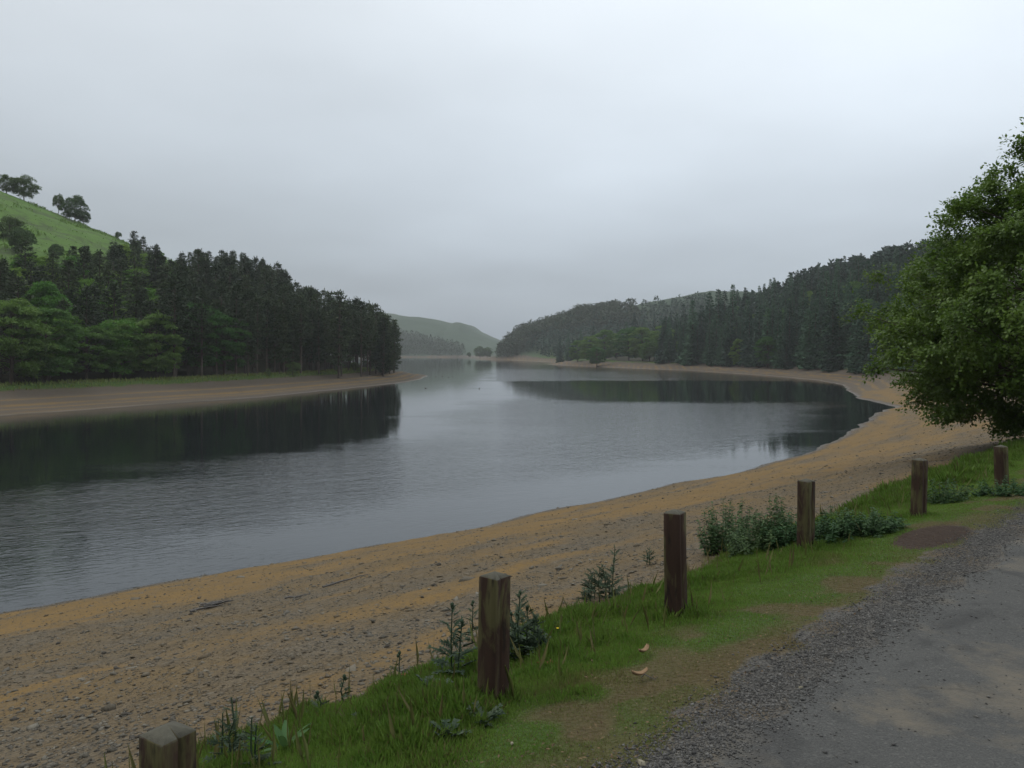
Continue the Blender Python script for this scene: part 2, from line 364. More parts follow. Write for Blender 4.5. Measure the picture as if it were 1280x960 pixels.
# ------------------------------------------------------------------ water
wm = M('reservoir_water'); P = wm.pos(); rf = wm.attr('ruffle')
vr = wm.n('ShaderNodeVectorRotate', rotation_type='Z_AXIS'); wm.l(P, vr.inputs['Vector']); vr.inputs['Angle'].default_value = R(-28); PR = vr.outputs[0]
ruf = wm.ramp(wm.math('ADD', rf, wm.math('MULTIPLY_ADD', wm.noise(wm.map(P, (0.03, 0.07, 1)), 1.0, 5.0, 0.65, 0.6), 1.7, -0.85)), 0.15, 0.95)   # wind-ruffled patches
rip = wm.noise(wm.map(PR, (0.7, 1.7, 1)), 2.3, 3.0, 0.55, 0.6)
rip2 = wm.noise(wm.map(PR, (0.4, 1.1, 1)), 0.75, 2.0, 0.5)
hgt = wm.math('ADD', rip, wm.math('MULTIPLY', rip2, 0.9))
bn = wm.bump(hgt, 0.036, wm.math('MULTIPLY_ADD', ruf, 0.87, 0.08))
wm.set((0.010, 0.013, 0.014), wm.math('MULTIPLY_ADD', ruf, 0.07, 0.015), bn)
wm.p.inputs['IOR'].default_value = 1.333; wm.p.inputs['Specular IOR Level'].default_value = 0.5
wx = axis(-860, 860, -40, 60, 2.0, 0.05); wy = axis(-400, 1300, 10, 260, 2.0, 0.05); WX, WY = np.meshgrid(wx, wy); WX = WX.ravel(); WY = WY.ravel()
Ww = NRM[0] * WX + NRM[1] * WY; wd_ = -sdist(WX, WY)
band = np.interp(WY, [0, 118, 136, 215, 232, 330, 420, 1300], [1, 1, 0.0, 0.0, 0.85, 0.85, 0.5, 0.4])
lee = sm(38, 62, Ww - 0.35 * (WX + 30)) * (1 - sm(-14, 2, WX))                    # sheltered water under the left wood
ruffle = np.where(WX < -8, np.maximum(1 - sm(100, 140, WY), 0.35), 0) + np.where(WX >= -8, band, 0)
t8 = sm(-30, 6, WX); ruffle = (1 - t8) * np.interp(WY, [0, 130, 200, 300], [0.95, 0.7, 0.45, 0.6]) + t8 * band
ruffle = ruffle * (1 - 0.96 * lee) * (0.25 + 0.75 * sm(2.5, 12, wd_))
nxw = len(wx); i_, j_ = np.meshgrid(np.arange(len(wy) - 1), np.arange(nxw - 1), indexing='ij'); a_ = (i_ * nxw + j_).ravel()
tag(ob('water', mesh_np('water', np.stack([WX, WY, WX * 0], -1), np.stack([a_, a_ + 1, a_ + nxw + 1, a_ + nxw], -1), [wm.m], True, {'ruffle': ruffle})), kind='structure')
# ------------------------------------------------------------------ foliage and bark materials
MAT = {}
MAT['pine'] = leaf_mat('pine_needles', (0.018, 0.040, 0.017), (0.058, 0.080, 0.036), 0.1, 0.8, 0.5)
MAT['spruce'] = leaf_mat('spruce_needles', (0.020, 0.058, 0.034), (0.058, 0.115, 0.066), 0.1, 0.9, 0.5)
MAT['broad'] = leaf_mat('broad_leaves', (0.045, 0.12, 0.024), (0.12, 0.22, 0.05), 0.35, 0.45, 0.45)
MAT['bright'] = leaf_mat('spring_leaves', (0.085, 0.19, 0.025), (0.15, 0.27, 0.04), 0.35, 0.4, 0.45)
MAT['maple'] = leaf_mat('near_tree_leaves', (0.05, 0.105, 0.013), (0.165, 0.235, 0.034), 0.4, 0.2, 1.1, 0.5, 0.3)
MAT['shrub'] = leaf_mat('shrub_leaves', (0.05, 0.10, 0.028), (0.10, 0.15, 0.05), 0.25, 0.4, 1.5)
MAT['nettle'] = leaf_mat('nettle_leaves', (0.03, 0.07, 0.022), (0.08, 0.135, 0.055), 0.25, 0.3, 6.0)
MAT['thistle'] = leaf_mat('thistle_leaves', (0.028, 0.05, 0.026), (0.075, 0.105, 0.065), 0.15, 0.3, 9.0)
MAT['dock'] = leaf_mat('dock_leaves', (0.04, 0.10, 0.03), (0.07, 0.15, 0.05), 0.3, 0.2, 9.0)
k = M('bark'); b = k.noise(k.map(k.obj(), (1, 1, 0.25)), 6.0, 5.0, 0.65)
MAT['bark'] = k.set(k.mix(b, (0.035, 0.026, 0.02), (0.12, 0.095, 0.075)), 0.95, k.bump(b, 0.05))
k = M('grass_blades'); P = k.pos(); dr = k.attr('dryness')
c1 = k.mix(k.noise(P, 3.5, 4.0, 0.65), (0.095, 0.22, 0.026), (0.21, 0.29, 0.058))
c2 = k.mix(k.noise(P, 5.0, 3.0), (0.23, 0.18, 0.08), (0.13, 0.13, 0.05))
c1 = k.mix(dr, c1, c2)
k.set(c1, 0.6); tb = k.n('ShaderNodeBsdfTranslucent'); k.l(c1, tb.inputs[0]); ms = k.n('ShaderNodeMixShader'); ms.inputs[0].default_value = 0.42
k.l(k.p.outputs[0], ms.inputs[1]); k.l(tb.outputs[0], ms.inputs[2]); k.l(ms.outputs[0], k.o.inputs[0]); MAT['grass'] = k.m

def rdir(n, zlo=-1, zhi=1):
    z = rng.uniform(zlo, zhi, n); a = rng.uniform(0, 2 * np.pi, n); r = np.sqrt(1 - z * z)
    return np.stack([r * np.cos(a), r * np.sin(a), z], -1)

# ------------------------------------------------------------------ tree kinds (each variant: trunk mesh + crown mesh, built once)
def make_spruce(h, rad, low, dens=1.0):
    t = G(); t.tube([(0, 0, -0.6), (0.03, 0, h * 0.5), (0, 0.03, h * 0.97)], [0.017 * h, 0.010 * h, 0.02], 6)
    c = G(); z = low * h
    while z < h * 0.985:
        f = (z - low * h) / (h * (1 - low)); rr = rad * (1 - f) ** 0.85 * rng.uniform(0.8, 1.12) + 0.15
        nb = max(4, int((9 - 4 * f) * dens)); a0 = rng.uniform(0, 6.28)
        for k in range(nb):
            a = a0 + k * 6.283 / nb + rng.normal(0, 0.18); L_ = rr * rng.uniform(0.72, 1.15)
            m = max(4, int(L_ * 4.2 * dens)); tt = (np.arange(m) + rng.uniform(0.1, 0.9, m)) / m
            x = np.stack([np.cos(a) * L_ * tt, np.sin(a) * L_ * tt, z - 0.34 * L_ * tt + 0.22 * L_ * tt ** 2 + rng.normal(0, 0.08, m)], -1)
            dd = np.stack([np.cos(a + rng.normal(0, 0.8, m)), np.sin(a + rng.normal(0, 0.8, m)), rng.normal(-0.25, 0.25, m)], -1)
            nn = rng.normal(0, 0.9, (m, 3)) + [0, 0, 0.7]
            s_l = (0.5 + 0.5 * (1 - tt)) * rng.uniform(0.7, 1.3, m) * (0.55 + 0.17 * rr)
            c.leaves(x, dd, nn, s_l * 1.3, s_l * 0.75, -0.08)
        z += rng.uniform(0.42, 0.62) * (0.75 + 0.25 * h / 20)
    m = 7; c.leaves(np.tile([[0, 0, h * 0.95]], (m, 1)) + rng.normal(0, 0.06, (m, 3)), np.stack([rng.normal(0, .25, m), rng.normal(0, .25, m), np.ones(m)], -1), rdir(m), 1.1, 0.3)
    return t.mesh('spruce_trunk', [MAT['bark']], True), c.mesh('spruce_crown', [MAT['spruce']])
def make_pine(h, rad, low):
    """plantation pine: long bare stem, ragged irregular crown with short upswept tops"""
    t = G(); lean = rng.normal(0, 0.25, 2); t.tube([(0, 0, -0.6), (lean[0] * .5, lean[1] * .5, h * 0.5), (lean[0], lean[1], h * 0.96)], [0.013 * h, 0.010 * h, 0.03], 6)
    c = G(); z = low * h
    for q in range(10):                                        # dead snags on the bare stem
        zz = rng.uniform(min(0.12, low * 0.5), low) * h; a = rng.uniform(0, 6.28); L_ = rng.uniform(0.5, 1.6)
        t.tube([(0, 0, zz), (np.cos(a) * L_, np.sin(a) * L_, zz - 0.1 * L_)], [0.04, 0.012], 3)
    while z < h * 0.97:
        f = (z - low * h) / (h * (1 - low)); prof = min(1, 0.5 + f * 2.2) * (1 - f ** 1.25) ** 0.8
        nb = 5; a0 = rng.uniform(0, 6.28)
        for k in range(nb):
            a = a0 + k * 6.283 / nb + rng.normal(0, 0.3); L_ = rad * prof * rng.uniform(0.45, 1.2) + 0.25
            if rng.random() < 0.12: continue
            tip = np.array([np.cos(a) * L_, np.sin(a) * L_, z + L_ * rng.uniform(-0.15, 0.3)])
            t.tube([(0, 0, z - 0.1), tip * [0.6, 0.6, 1]], [0.05, 0.015], 3, False)
            m = int(10 + L_ * 9); tt = rng.uniform(0.3, 1.05, m) ** 0.7
            x = np.array([0, 0, z]) + (tip - [0, 0, z]) * tt[:, None] + rng.normal(0, 0.22, (m, 3)) * [1, 1, 0.6]
            dd = np.stack([np.cos(a) + rng.normal(0, 0.8, m), np.sin(a) + rng.normal(0, 0.8, m), rng.normal(0.35, 0.5, m)], -1)
            c.leaves(x, dd, rdir(m) + [0, 0, 1], rng.uniform(0.4, 0.85, m), rng.uniform(0.16, 0.34, m), 0.05)
        z += rng.uniform(0.55, 0.85)
    m = 26; tp = np.tile([[lean[0], lean[1], h * 0.93]], (m, 1)) + rng.normal(0, 0.28, (m, 3)) * [1, 1, 1.6]
    c.leaves(tp, np.stack([rng.normal(0, .5, m), rng.normal(0, .5, m), np.ones(m)], -1), rdir(m), 0.75, 0.25)
    return t.mesh('pine_trunk', [MAT['bark']], True), c.mesh('pine_crown', [MAT['pine']])
def make_broad(h, rad, low, pads=70, per=75, leaf=0.42, mat='broad', flat=0.45, padk=0.32):
    """layered broadleaf tree: limbs carrying flattened leaf pads"""
    t = G(); t.tube([(0, 0, -0.5), (0.1, 0.05, h * 0.25), (-0.05, 0.1, h * 0.55), (0, 0, h * 0.85)], [0.024 * h, 0.019 * h, 0.011 * h, 0.02], 7)
    c = G(); cz = h * (low + 1) / 2; hz = h * (1 - low) / 2
    for i in range(pads):
        u = rdir(1, -0.95, 1)[0]; r_ = rng.uniform(0.5, 1.0) ** 0.5
        bul = 0.82 + 0.36 * vnoise(np.array([u[0] * 1.6 + 5]), np.array([u[1] * 1.6 + u[2] * 2]), int(pads))[0]
        pc = np.array([u[0] * rad * r_ * bul, u[1] * rad * r_ * bul, cz + u[2] * hz * r_ * bul * 0.96])
        base = np.array([0, 0, max(h * 0.16, pc[2] - 0.45 * np.hypot(pc[0], pc[1]) - 0.3)])
        if i % 2 == 0: t.tube([base, (base + pc) / 2 + [0, 0, -0.06 * h * rng.random()], pc], [0.007 * h, 0.004 * h, 0.012], 4, False)
        pr = rng.uniform(0.7, 1.35) * rad * padk
        m = per; q = rdir(m, -0.35, 1) * rng.uniform(0.55, 1.0, (m, 1)); x = pc + q * [pr, pr, pr * flat]; x[:, 2] -= 0.35 * flat * (x[:, 0] * pc[0] + x[:, 1] * pc[1] - pc[0] ** 2 - pc[1] ** 2) / (np.hypot(pc[0], pc[1]) + .3)
        dd = q * [1, 1, 0.2] + rng.normal(0, 0.35, (m, 3)) + [0, 0, -0.25]; nn = rng.normal(0, 0.75, (m, 3)) + q * [0.6, 0.6, 0] + [0, 0, 0.7]
        c.leaves(x, dd, nn, leaf * rng.uniform(0.7, 1.5, m), leaf * rng.uniform(0.5, 0.9, m), 0.05)
    return t.mesh('broadleaf_trunk', [MAT['bark']], True), c.mesh('broadleaf_crown', [MAT[mat]])
SPRUCE = [make_spruce(20, 3.4, 0.04), make_spruce(20, 3.0, 0.06), make_spruce(20, 3.9, 0.03), make_spruce(20, 3.2, 0.10)]
PINE = [make_pine(17, 2.7, 0.28), make_pine(17, 3.2, 0.36), make_pine(17, 2.4, 0.22), make_pine(17, 3.0, 0.16), make_pine(17, 2.7, 0.36)]
PINE_LOW = [make_pine(17, 2.6, 0.06), make_pine(17, 2.4, 0.08)]
BROAD = [make_broad(13, 5.2, 0.03, 105, 190, 0.36, 'broad', 0.42, 0.22), make_broad(13, 4.6, 0.02, 95, 190, 0.36, 'broad', 0.42, 0.23), make_broad(13, 5.6, 0.04, 110, 190, 0.36, 'broad', 0.4, 0.22)]
BRIGHT = [make_broad(10, 4.0, 0.03, 80, 130, 0.4, 'bright'), make_broad(10, 3.4, 0.05, 70, 130, 0.4, 'bright')]
SHRUB = [make_broad(3, 1.5, 0.0, 26, 60, 0.2, 'shrub', 0.7), make_broad(3, 1.2, 0.0, 22, 60, 0.2, 'shrub', 0.9)]
ROUND = [make_broad(9, 4.0, 0.06, 60, 120, 0.4, 'shrub', 0.8), make_broad(9, 4.4, 0.08, 64, 120, 0.4, 'shrub', 0.7), make_broad(9, 3.2, 0.14, 50, 110, 0.4, 'shrub', 0.8)]
def plant(kind, var, x, y, h, h0, label, cat='tree', group=None, wid=1.0, z=None):
    e = bpy.data.objects.new(kind, None); COL.objects.link(e); e.empty_display_size = 0.5
    k = h / h0; e.location = (x, y, tz(x, y) if z is None else z); e.rotation_euler = (0, 0, rng.uniform(0, 6.28)); e.scale = (k * wid, k * wid, k)
    tag(e, label, cat, group)
    ob('trunk', var[0], e); ob('crown', var[1], e)
    return e
def scatter(n, box, ok, mind, tries=9000):
    P_ = []; xs = rng.uniform(box[0], box[1], tries); ys = rng.uniform(box[2], box[3], tries); f = fields(xs, ys); good = ok(xs, ys, f)
    for x, y, z, g_ in zip(xs, ys, f['z'], good):
        if not g_: continue
        if P_ and np.min(np.sum((np.array(P_)[:, :2] - [x, y]) ** 2, 1)) < mind * mind: continue
        P_.append((x, y, z))
        if len(P_) >= n: break
    return P_
SKY_L = ([0, 212, 226, 240, 300, 350, 400, 440, 470, 497], [300, 352, 324, 320, 320, 334, 350, 367, 380, 402])
SKY_R = ([690, 820, 860, 900, 960, 1000, 1040, 1100, 1170, 1280], [396, 392, 374, 360, 347, 342, 331, 319, 306, 292])
def capped(x, y, z, h, sk):
    '''tree height kept under the wood's own skyline'''
    px = 640 + 1000 * x / y; return min(h, CAM[2] + (440 - np.interp(px, *sk) + rng.uniform(-9, 9)) / 1000 * y - z)
# --- the pine wood on the left point
okL = lambda x, y, f: f['left'] & (f['d'] > np.interp(y, [180, 205], [17, 9])) & (x / y > -0.425) & (x / y < -0.1465) & (f['p'] > 8)
pl = scatter(230, (-150, -28, 130, 300), okL, 4.6)
for x, y, z in pl:
    v = PINE[rng.integers(0, 5)]; h = capped(x, y, z, rng.uniform(15.5, 22), SKY_L)
    if h < 8.5: continue
    plant('pine_tree', v, x, y, h, 17, 'dark pine packed in the dense wood on the left point', 'tree', 'pines in the wood on the left point', rng.uniform(0.85, 1.1), z)
# front row along the top of that beach
for px in np.linspace(312, 492, 20):
    u = (px + rng.uniform(-3, 3) - 640) / 1000; Ys = np.linspace(110, 300, 800); f = fields(u * Ys, Ys)
    k_ = np.where((f['d'] > 18.5) & f['left'])[0]
    if len(k_) == 0: continue
    y = Ys[k_[0]]; plant('pine_tree', PINE[rng.integers(0, 5)], u * y, y, rng.uniform(14, 17.5), 17, 'pine with bare lower trunk at the front edge of the left wood', 'tree', 'pines along the front edge of the left wood', 0.9)
for j in range(16):                                        # leafy-to-the-ground pines closing the end of the wood
    px = rng.uniform(474, 494); u = (px - 640) / 1000; y = rng.uniform(212, 262); x = u * y
    if float(sdist(np.array([x]), np.array([y]))[0]) < 7: continue
    z = tz(x, y); plant('pine_tree', PINE_LOW[j % 2], x, y, capped(x, y, z, rng.uniform(14, 18), SKY_L), 17, 'pine with branches to the ground closing the tip of the left wood', 'tree', 'pines at the tip of the left wood', 1.0, z)
# --- conifers scattered among broadleaf trees, far left
def at_px(px, d0=None, p0=None):
    u = (px - 640) / 1000; Ys = np.linspace(70, 330, 1500); f = fields(u * Ys, Ys)
    k_ = np.where(f['left'] & ((f['d'] > d0) if d0 else (f['p'] > p0)))[0]
    k_ = k_[0] if len(k_) else int(np.argmax(np.where(f['left'], f['d'], -1))); return u * Ys[k_], Ys[k_], f['z'][k_]
def top_h(px, top, x, y, z): return CAM[2] + (440 - top) / 1000 * y - z
CON = [(4, 322, 50, 'leftmost of the dark conifers, at the left edge of the photo'), (32, 300, 56, 'tall dark conifer with a sharp peak under the grassy hill'),
       (52, 330, 46, 'dark conifer just right of the tall sharp peaked one'), (84, 322, 40, 'slim dark conifer standing above the round green trees'),
       (107, 306, 62, 'dark conifer against the lower grassy slope'), (150, 306, 66, 'broad topped conifer at the foot of the hill skyline'),
       (195, 308, 58, 'tall conifer breaking the skyline beside the gap before the wood'), (170, 338, 38, 'shorter conifer left of the skyline gap'),
       (140, 352, 30, 'brownish conifer behind the broad layered trees'), (205, 352, 34, 'conifer standing below the skyline gap'), (222, 330, 48, 'conifer at the left end of the dense wood')]
for px, top, p0, lb in CON:
    x, y, z = at_px(px, None, p0); plant('conifer_tree', (PINE_LOW + PINE[2:4])[rng.integers(0, 4)], x, y, top_h(px, top, x, y, z), 17, lb, 'tree', None, 1.25)
for j, (x, y, z) in enumerate(scatter(95, (-150, -60, 118, 270), lambda x, y, f: f['left'] & (x / y > -0.70) & (x / y < -0.415) & (f['p'] > 20) & (f['p'] < np.interp(640 + 1000 * x / y, [125, 150], [64, 92])) & (f['d'] > 24), 4.6)):
    px = 640 + 1000 * x / y; hm = CAM[2] + (440 - np.interp(px, [-60, 0, 60, 130, 150, 180, 205, 230], [318, 312, 322, 322, 310, 310, 325, 348]) + rng.uniform(-6, 22)) / 1000 * y - z
    if hm < 4: continue
    if j % 5 < 3: plant('conifer_tree', (PINE_LOW + PINE[2:4])[rng.integers(0, 4)], x, y, min(hm, rng.uniform(12, 17)), 17, 'conifer in the mixed trees on the lower left slope', 'tree', 'conifers in the mixed trees', 1.2, z)
    else: plant('broadleaf_tree', BRIGHT[j % 2], x, y, min(hm, rng.uniform(7, 11)), 10, 'light green tree in the mixed trees on the lower left slope', 'tree', 'light green trees in the mixed trees', 0.9, z)
# broad layered trees along the left shore
BR = [(14, 373, 20, 'layered green broadleaf tree at the left edge of the far beach'), (58, 380, 21, 'second broadleaf tree from the left above the far beach'),
      (108, 402, 23, 'low spreading broadleaf tree between two taller ones'), (150, 400, 24, 'dark broadleaf tree in the middle of the left shore row'),
      (196, 388, 22, 'large broadleaf tree with drooping layers on the left shore'), (246, 374, 24, 'tallest broadleaf tree beside the pine wood'),
      (280, 392, 22, 'broadleaf tree touching the pines at the right end of its row')]
for i, (px, top, d0, lb) in enumerate(BR):
    x, y, z = at_px(px, d0); plant('broadleaf_tree', BROAD[i % 3], x, y, top_h(px, top, x, y, z), 13, lb, 'tree', 'broadleaf trees on the left shore', 0.98)
GL = [(118, 352, 44, 'bright green tree glowing between dark conifers'), (133, 344, 52, 'bright green tree below the hill, left of the skyline gap'),
      (160, 336, 60, 'light green tree high among the conifers'), (182, 360, 42, 'yellow green tree behind the big layered tree'), (212, 368, 36, 'light green tree under the skyline gap'),
      (60, 352, 36, 'green tree behind the row at far left'), (100, 350, 52, 'small light green tree on the lower hill slope')]
for i, (px, top, p0, lb) in enumerate(GL):
    x, y, z = at_px(px, None, p0); plant('broadleaf_tree', BRIGHT[i % 2], x, y, max(4, top_h(px, top, x, y, z)), 10, lb, 'tree', 'bright trees under the hill', 0.8)
# trees on the hill skyline
def ridge(px):
    u = (px - 640) / 1000; Ys = np.linspace(120, 420, 1200); f = fields(u * Ys, Ys); k_ = int(np.argmax((f['z'] - CAM[2]) / Ys)); return u * Ys[k_], Ys[k_], f['z'][k_]
for i, (px, hp, lb) in enumerate([(8, 22, 'small round tree at the very top left of the hill'), (30, 30, 'round tree on the hill skyline at the top left'), (73, 24, 'slender leaning tree on the hill skyline'),
                                  (94, 30, 'wide round tree partway down the hill skyline'), (104, 16, 'small bush leaning on the wide skyline tree'), (148, 10, 'low round tree where the hill skyline meets the conifers'), (172, 9, 'round tree behind the skyline conifers')]):
    x, y, z = ridge(px); plant('hill_tree', ROUND[i % 3], x, y, hp / 1000 * y, 9, lb, 'tree', 'trees on the hill skyline', 0.7 if px == 73 else 1.0)
for i, (px, p0, hp, lb) in enumerate([(12, 100, 30, 'faint bush on the open hill slope at the left edge'), (28, 84, 34, 'round tree low on the open grassy slope'), (70, 86, 16, 'scrubby bush halfway up the grassy slope'), (120, 84, 16, 'scrub at the right of the grassy slope')]):
    x, y, z = at_px(px, None, p0); plant('hill_bush', ROUND[(i + 1) % 3], x, y, hp / 1000 * y, 9, lb, 'bush', None, 1.1)
# low scrub on the bank over the far beach
for i, (px, hp, lb) in enumerate([(366, 16, 'lone bush in front of the pine trunks'), (425, 14, 'bush on the bank below the middle of the pine wood'), (444, 11, 'small bush on the bank near the point'), (464, 12, 'low bush close to the tip of the point'),
                                  (478, 11, 'last bush before the tip of the point'), (335, 9, 'small bush under the left end of the pine wood')]):
    x, y, z = at_px(px, 15.6); plant('bank_bush', SHRUB[i % 2], x, y, hp / 1000 * y, 3, lb, 'bush')
# --- the spruce forest on the right
okR = lambda x, y, f: (~f['left']) & (f['d'] > 12.5) & (x / y > 0.19) & (x / y < 0.60) & (f['near'] < 0.25) & (y > 205) & (x > 76) & (x < 330)
edge_px = np.concatenate([np.linspace(828, 1110, 38)])
for px in edge_px:
    u = (px + rng.uniform(-2, 2) - 640) / 1000; Ys = np.linspace(190, 470, 1500); f = fields(u * Ys, Ys); k_ = np.where((f['d'] > 13.5 + rng.uniform(0, 5)) & (u * Ys > 70))[0]
    if len(k_) == 0: continue
    y = Ys[k_[0]]; plant('spruce_tree', SPRUCE[rng.integers(0, 4)], u * y, y, rng.uniform(17, 24), 20, 'spruce at the front edge of the right hand forest', 'tree', 'spruces along the edge of the right forest', 1.05)
pr = []
for x, y, z in scatter(900, (76, 330, 205, 640), okR, 6.6, 22000):
    h = capped(x, y, z, rng.uniform(13.5, 24), SKY_R)
    if h > 8: pr.append((h / y, x, y, z, h))
pr.sort(reverse=True); REST_R = [(x, y, z) for _, x, y, z, h in pr[255:]]; REST_H = [h for *_, h in pr[255:]]
for j, (_, x, y, z, h) in enumerate(pr[:255]):
    if j % 8 == 5 and y > 240:
        plant('broadleaf_tree', BROAD[j % 3], x, y, min(h, rng.uniform(11, 16)), 13, 'rounder green tree among the spruces of the right hillside', 'tree', 'broadleaf trees among the right hillside spruces', 0.8, z); continue
    plant('spruce_tree', SPRUCE[rng.integers(0, 4)], x, y, h, 20, 'spruce packed in the forest on the right hillside', 'tree', 'spruces on the right hillside', rng.uniform(1.0, 1.3) * (20 / max(h, 12)) ** 0.4, z)
for i, (px, top, Y_) in enumerate([(866, 371, 372), (877, 372, 380), (887, 367, 384), (898, 358, 392), (906, 356, 398), (916, 355, 402), (932, 353, 405)]):
    u = (px - 640) / 1000; z = tz(u * Y_, Y_)
    plant('spruce_tree', SPRUCE[i % 4], u * Y_, Y_, top_h(px, top + [4, 9, -2, 3, 7, 0, 6][i], u * Y_, Y_, z), 20, ['leftmost', 'second', 'third', 'fourth', 'fifth', 'sixth', 'seventh'][i] + ' of the tall pointed spruces on the skyline, counted from the left', 'tree', 'tall skyline spruces', 1.15)
# pale broadleaf trees and darker conifers at the head of the bay
for i, (px, hp, Y_) in enumerate([(738, 34, 470), (756, 40, 480), (770, 34, 500), (786, 42, 455), (803, 44, 440), (818, 38, 440), (830, 44, 430), (722, 28, 500), (746, 26, 440), (812, 30, 420)]):
    u = (px - 640) / 1000
    plant('broadleaf_tree', BROAD[i % 3], u * Y_, Y_, hp / 1000 * Y_, 13, 'misty green broadleaf tree at the head of the bay', 'tree', 'broadleaf trees at the head of the bay', 1.0)
for i, (px, top, Y_) in enumerate([(700, 420, 560), (710, 416, 580), (726, 412, 590), (742, 408, 590), (758, 408, 590), (772, 404, 580), (793, 391, 560), (806, 398, 570), (818, 392, 560), (826, 394, 550), (838, 391, 520), (846, 392, 500), (783, 402, 590), (855, 380, 450), (716, 424, 540), (734, 420, 560)]):
    u = (px - 640) / 1000; z = tz(u * Y_, Y_)
    plant('conifer_tree', SPRUCE[i % 4], u * Y_, Y_, max(8, top_h(px, top, u * Y_, Y_, z)), 20, 'misty dark conifer behind the broadleaf trees of the bay', 'tree', 'conifers at the head of the bay', 0.95)
for i, (px, hp, lb) in enumerate([(600, 14, 'small round tree on the far spit'), (609, 13, 'narrow tree on the far spit beside the round one'), (586, 7, 'low bush at the end of the far spit')]):
    Y_ = 935 if i < 2 else 955; u = (px - 640) / 1000; plant('spit_tree', ROUND[i], u * Y_, Y_, hp / 1000 * Y_, 9, lb, 'tree', None, 1.0, max(1.0, tz(u * Y_, Y_)))

# --- far woods that read as one mass
def far_wood(name, pts, label, mat, hmin, hmax, per=70, hs=None):
    c = G()
    for i, (x, y, z) in enumerate(pts):
        h = hs[i] if hs else rng.uniform(hmin, hmax); r = h * rng.uniform(0.2, 0.3); m = per
        f_ = rng.uniform(0.02, 1, m) ** 0.8; a = rng.uniform(0, 6.28, m); rr = r * (1 - f_ ** 1.6) ** 0.8 * rng.uniform(0.5, 1.0, m)
        x_ = np.stack([x + np.cos(a) * rr, y + np.sin(a) * rr, z + f_ * h * 0.96], -1)
        c.leaves(x_, np.stack([np.cos(a), np.sin(a), rng.normal(0.1, .6, m)], -1), rdir(m) + [0, 0, 1], rng.uniform(1.6, 3.2, m), rng.uniform(1.0, 1.8, m))
    return tag(ob(name, c.mesh(name, [mat])), label, 'woodland', None, 'stuff')
ok2 = lambda x, y, f: (f['d'] > 9) & (x > -14) & (x < 128 + 0.0 * y) & (x / y > -0.019) & (f['z'] > 2) & ~((x > 60) & (y < 800)) & ~((x > 118) & (y > 860))
if REST_R: far_wood('right_hill_wood', REST_R, 'spruces high on the right hillside that merge into one mass', MAT['spruce'], 14, 20, 150, REST_H)
far_wood('far_hill_wood', scatter(900, (-20, 130, 800, 1010), ok2, 4.2, 14000), 'hazy dark wood covering the hill beyond the bay', MAT['pine'], 11, 17)
ok4 = lambda x, y, f: (f['d'] > 20) & (x > 8) & (x < 200) & (x / y > 0.02) & (x / y < 0.25)
far_wood('bay_head_wood', scatter(560, (8, 200, 540, 830), ok4, 5.5, 12000), 'hazy wood filling the low ground behind the bay', MAT['spruce'], 9, 15)
ok3 = lambda x, y, f: (x / y < -0.06) & (x / y > -0.2) & (f['d'] > 6) & (f['z'] < 16 + (-x / y - 0.07) * 330) & (f['z'] > 1.5)
far_wood('distant_lakeside_wood', scatter(600, (-300, -60, 1240, 1480), ok3, 6, 9000), 'pale distant wood at the foot of the far hills', MAT['pine'], 9, 14, 50)

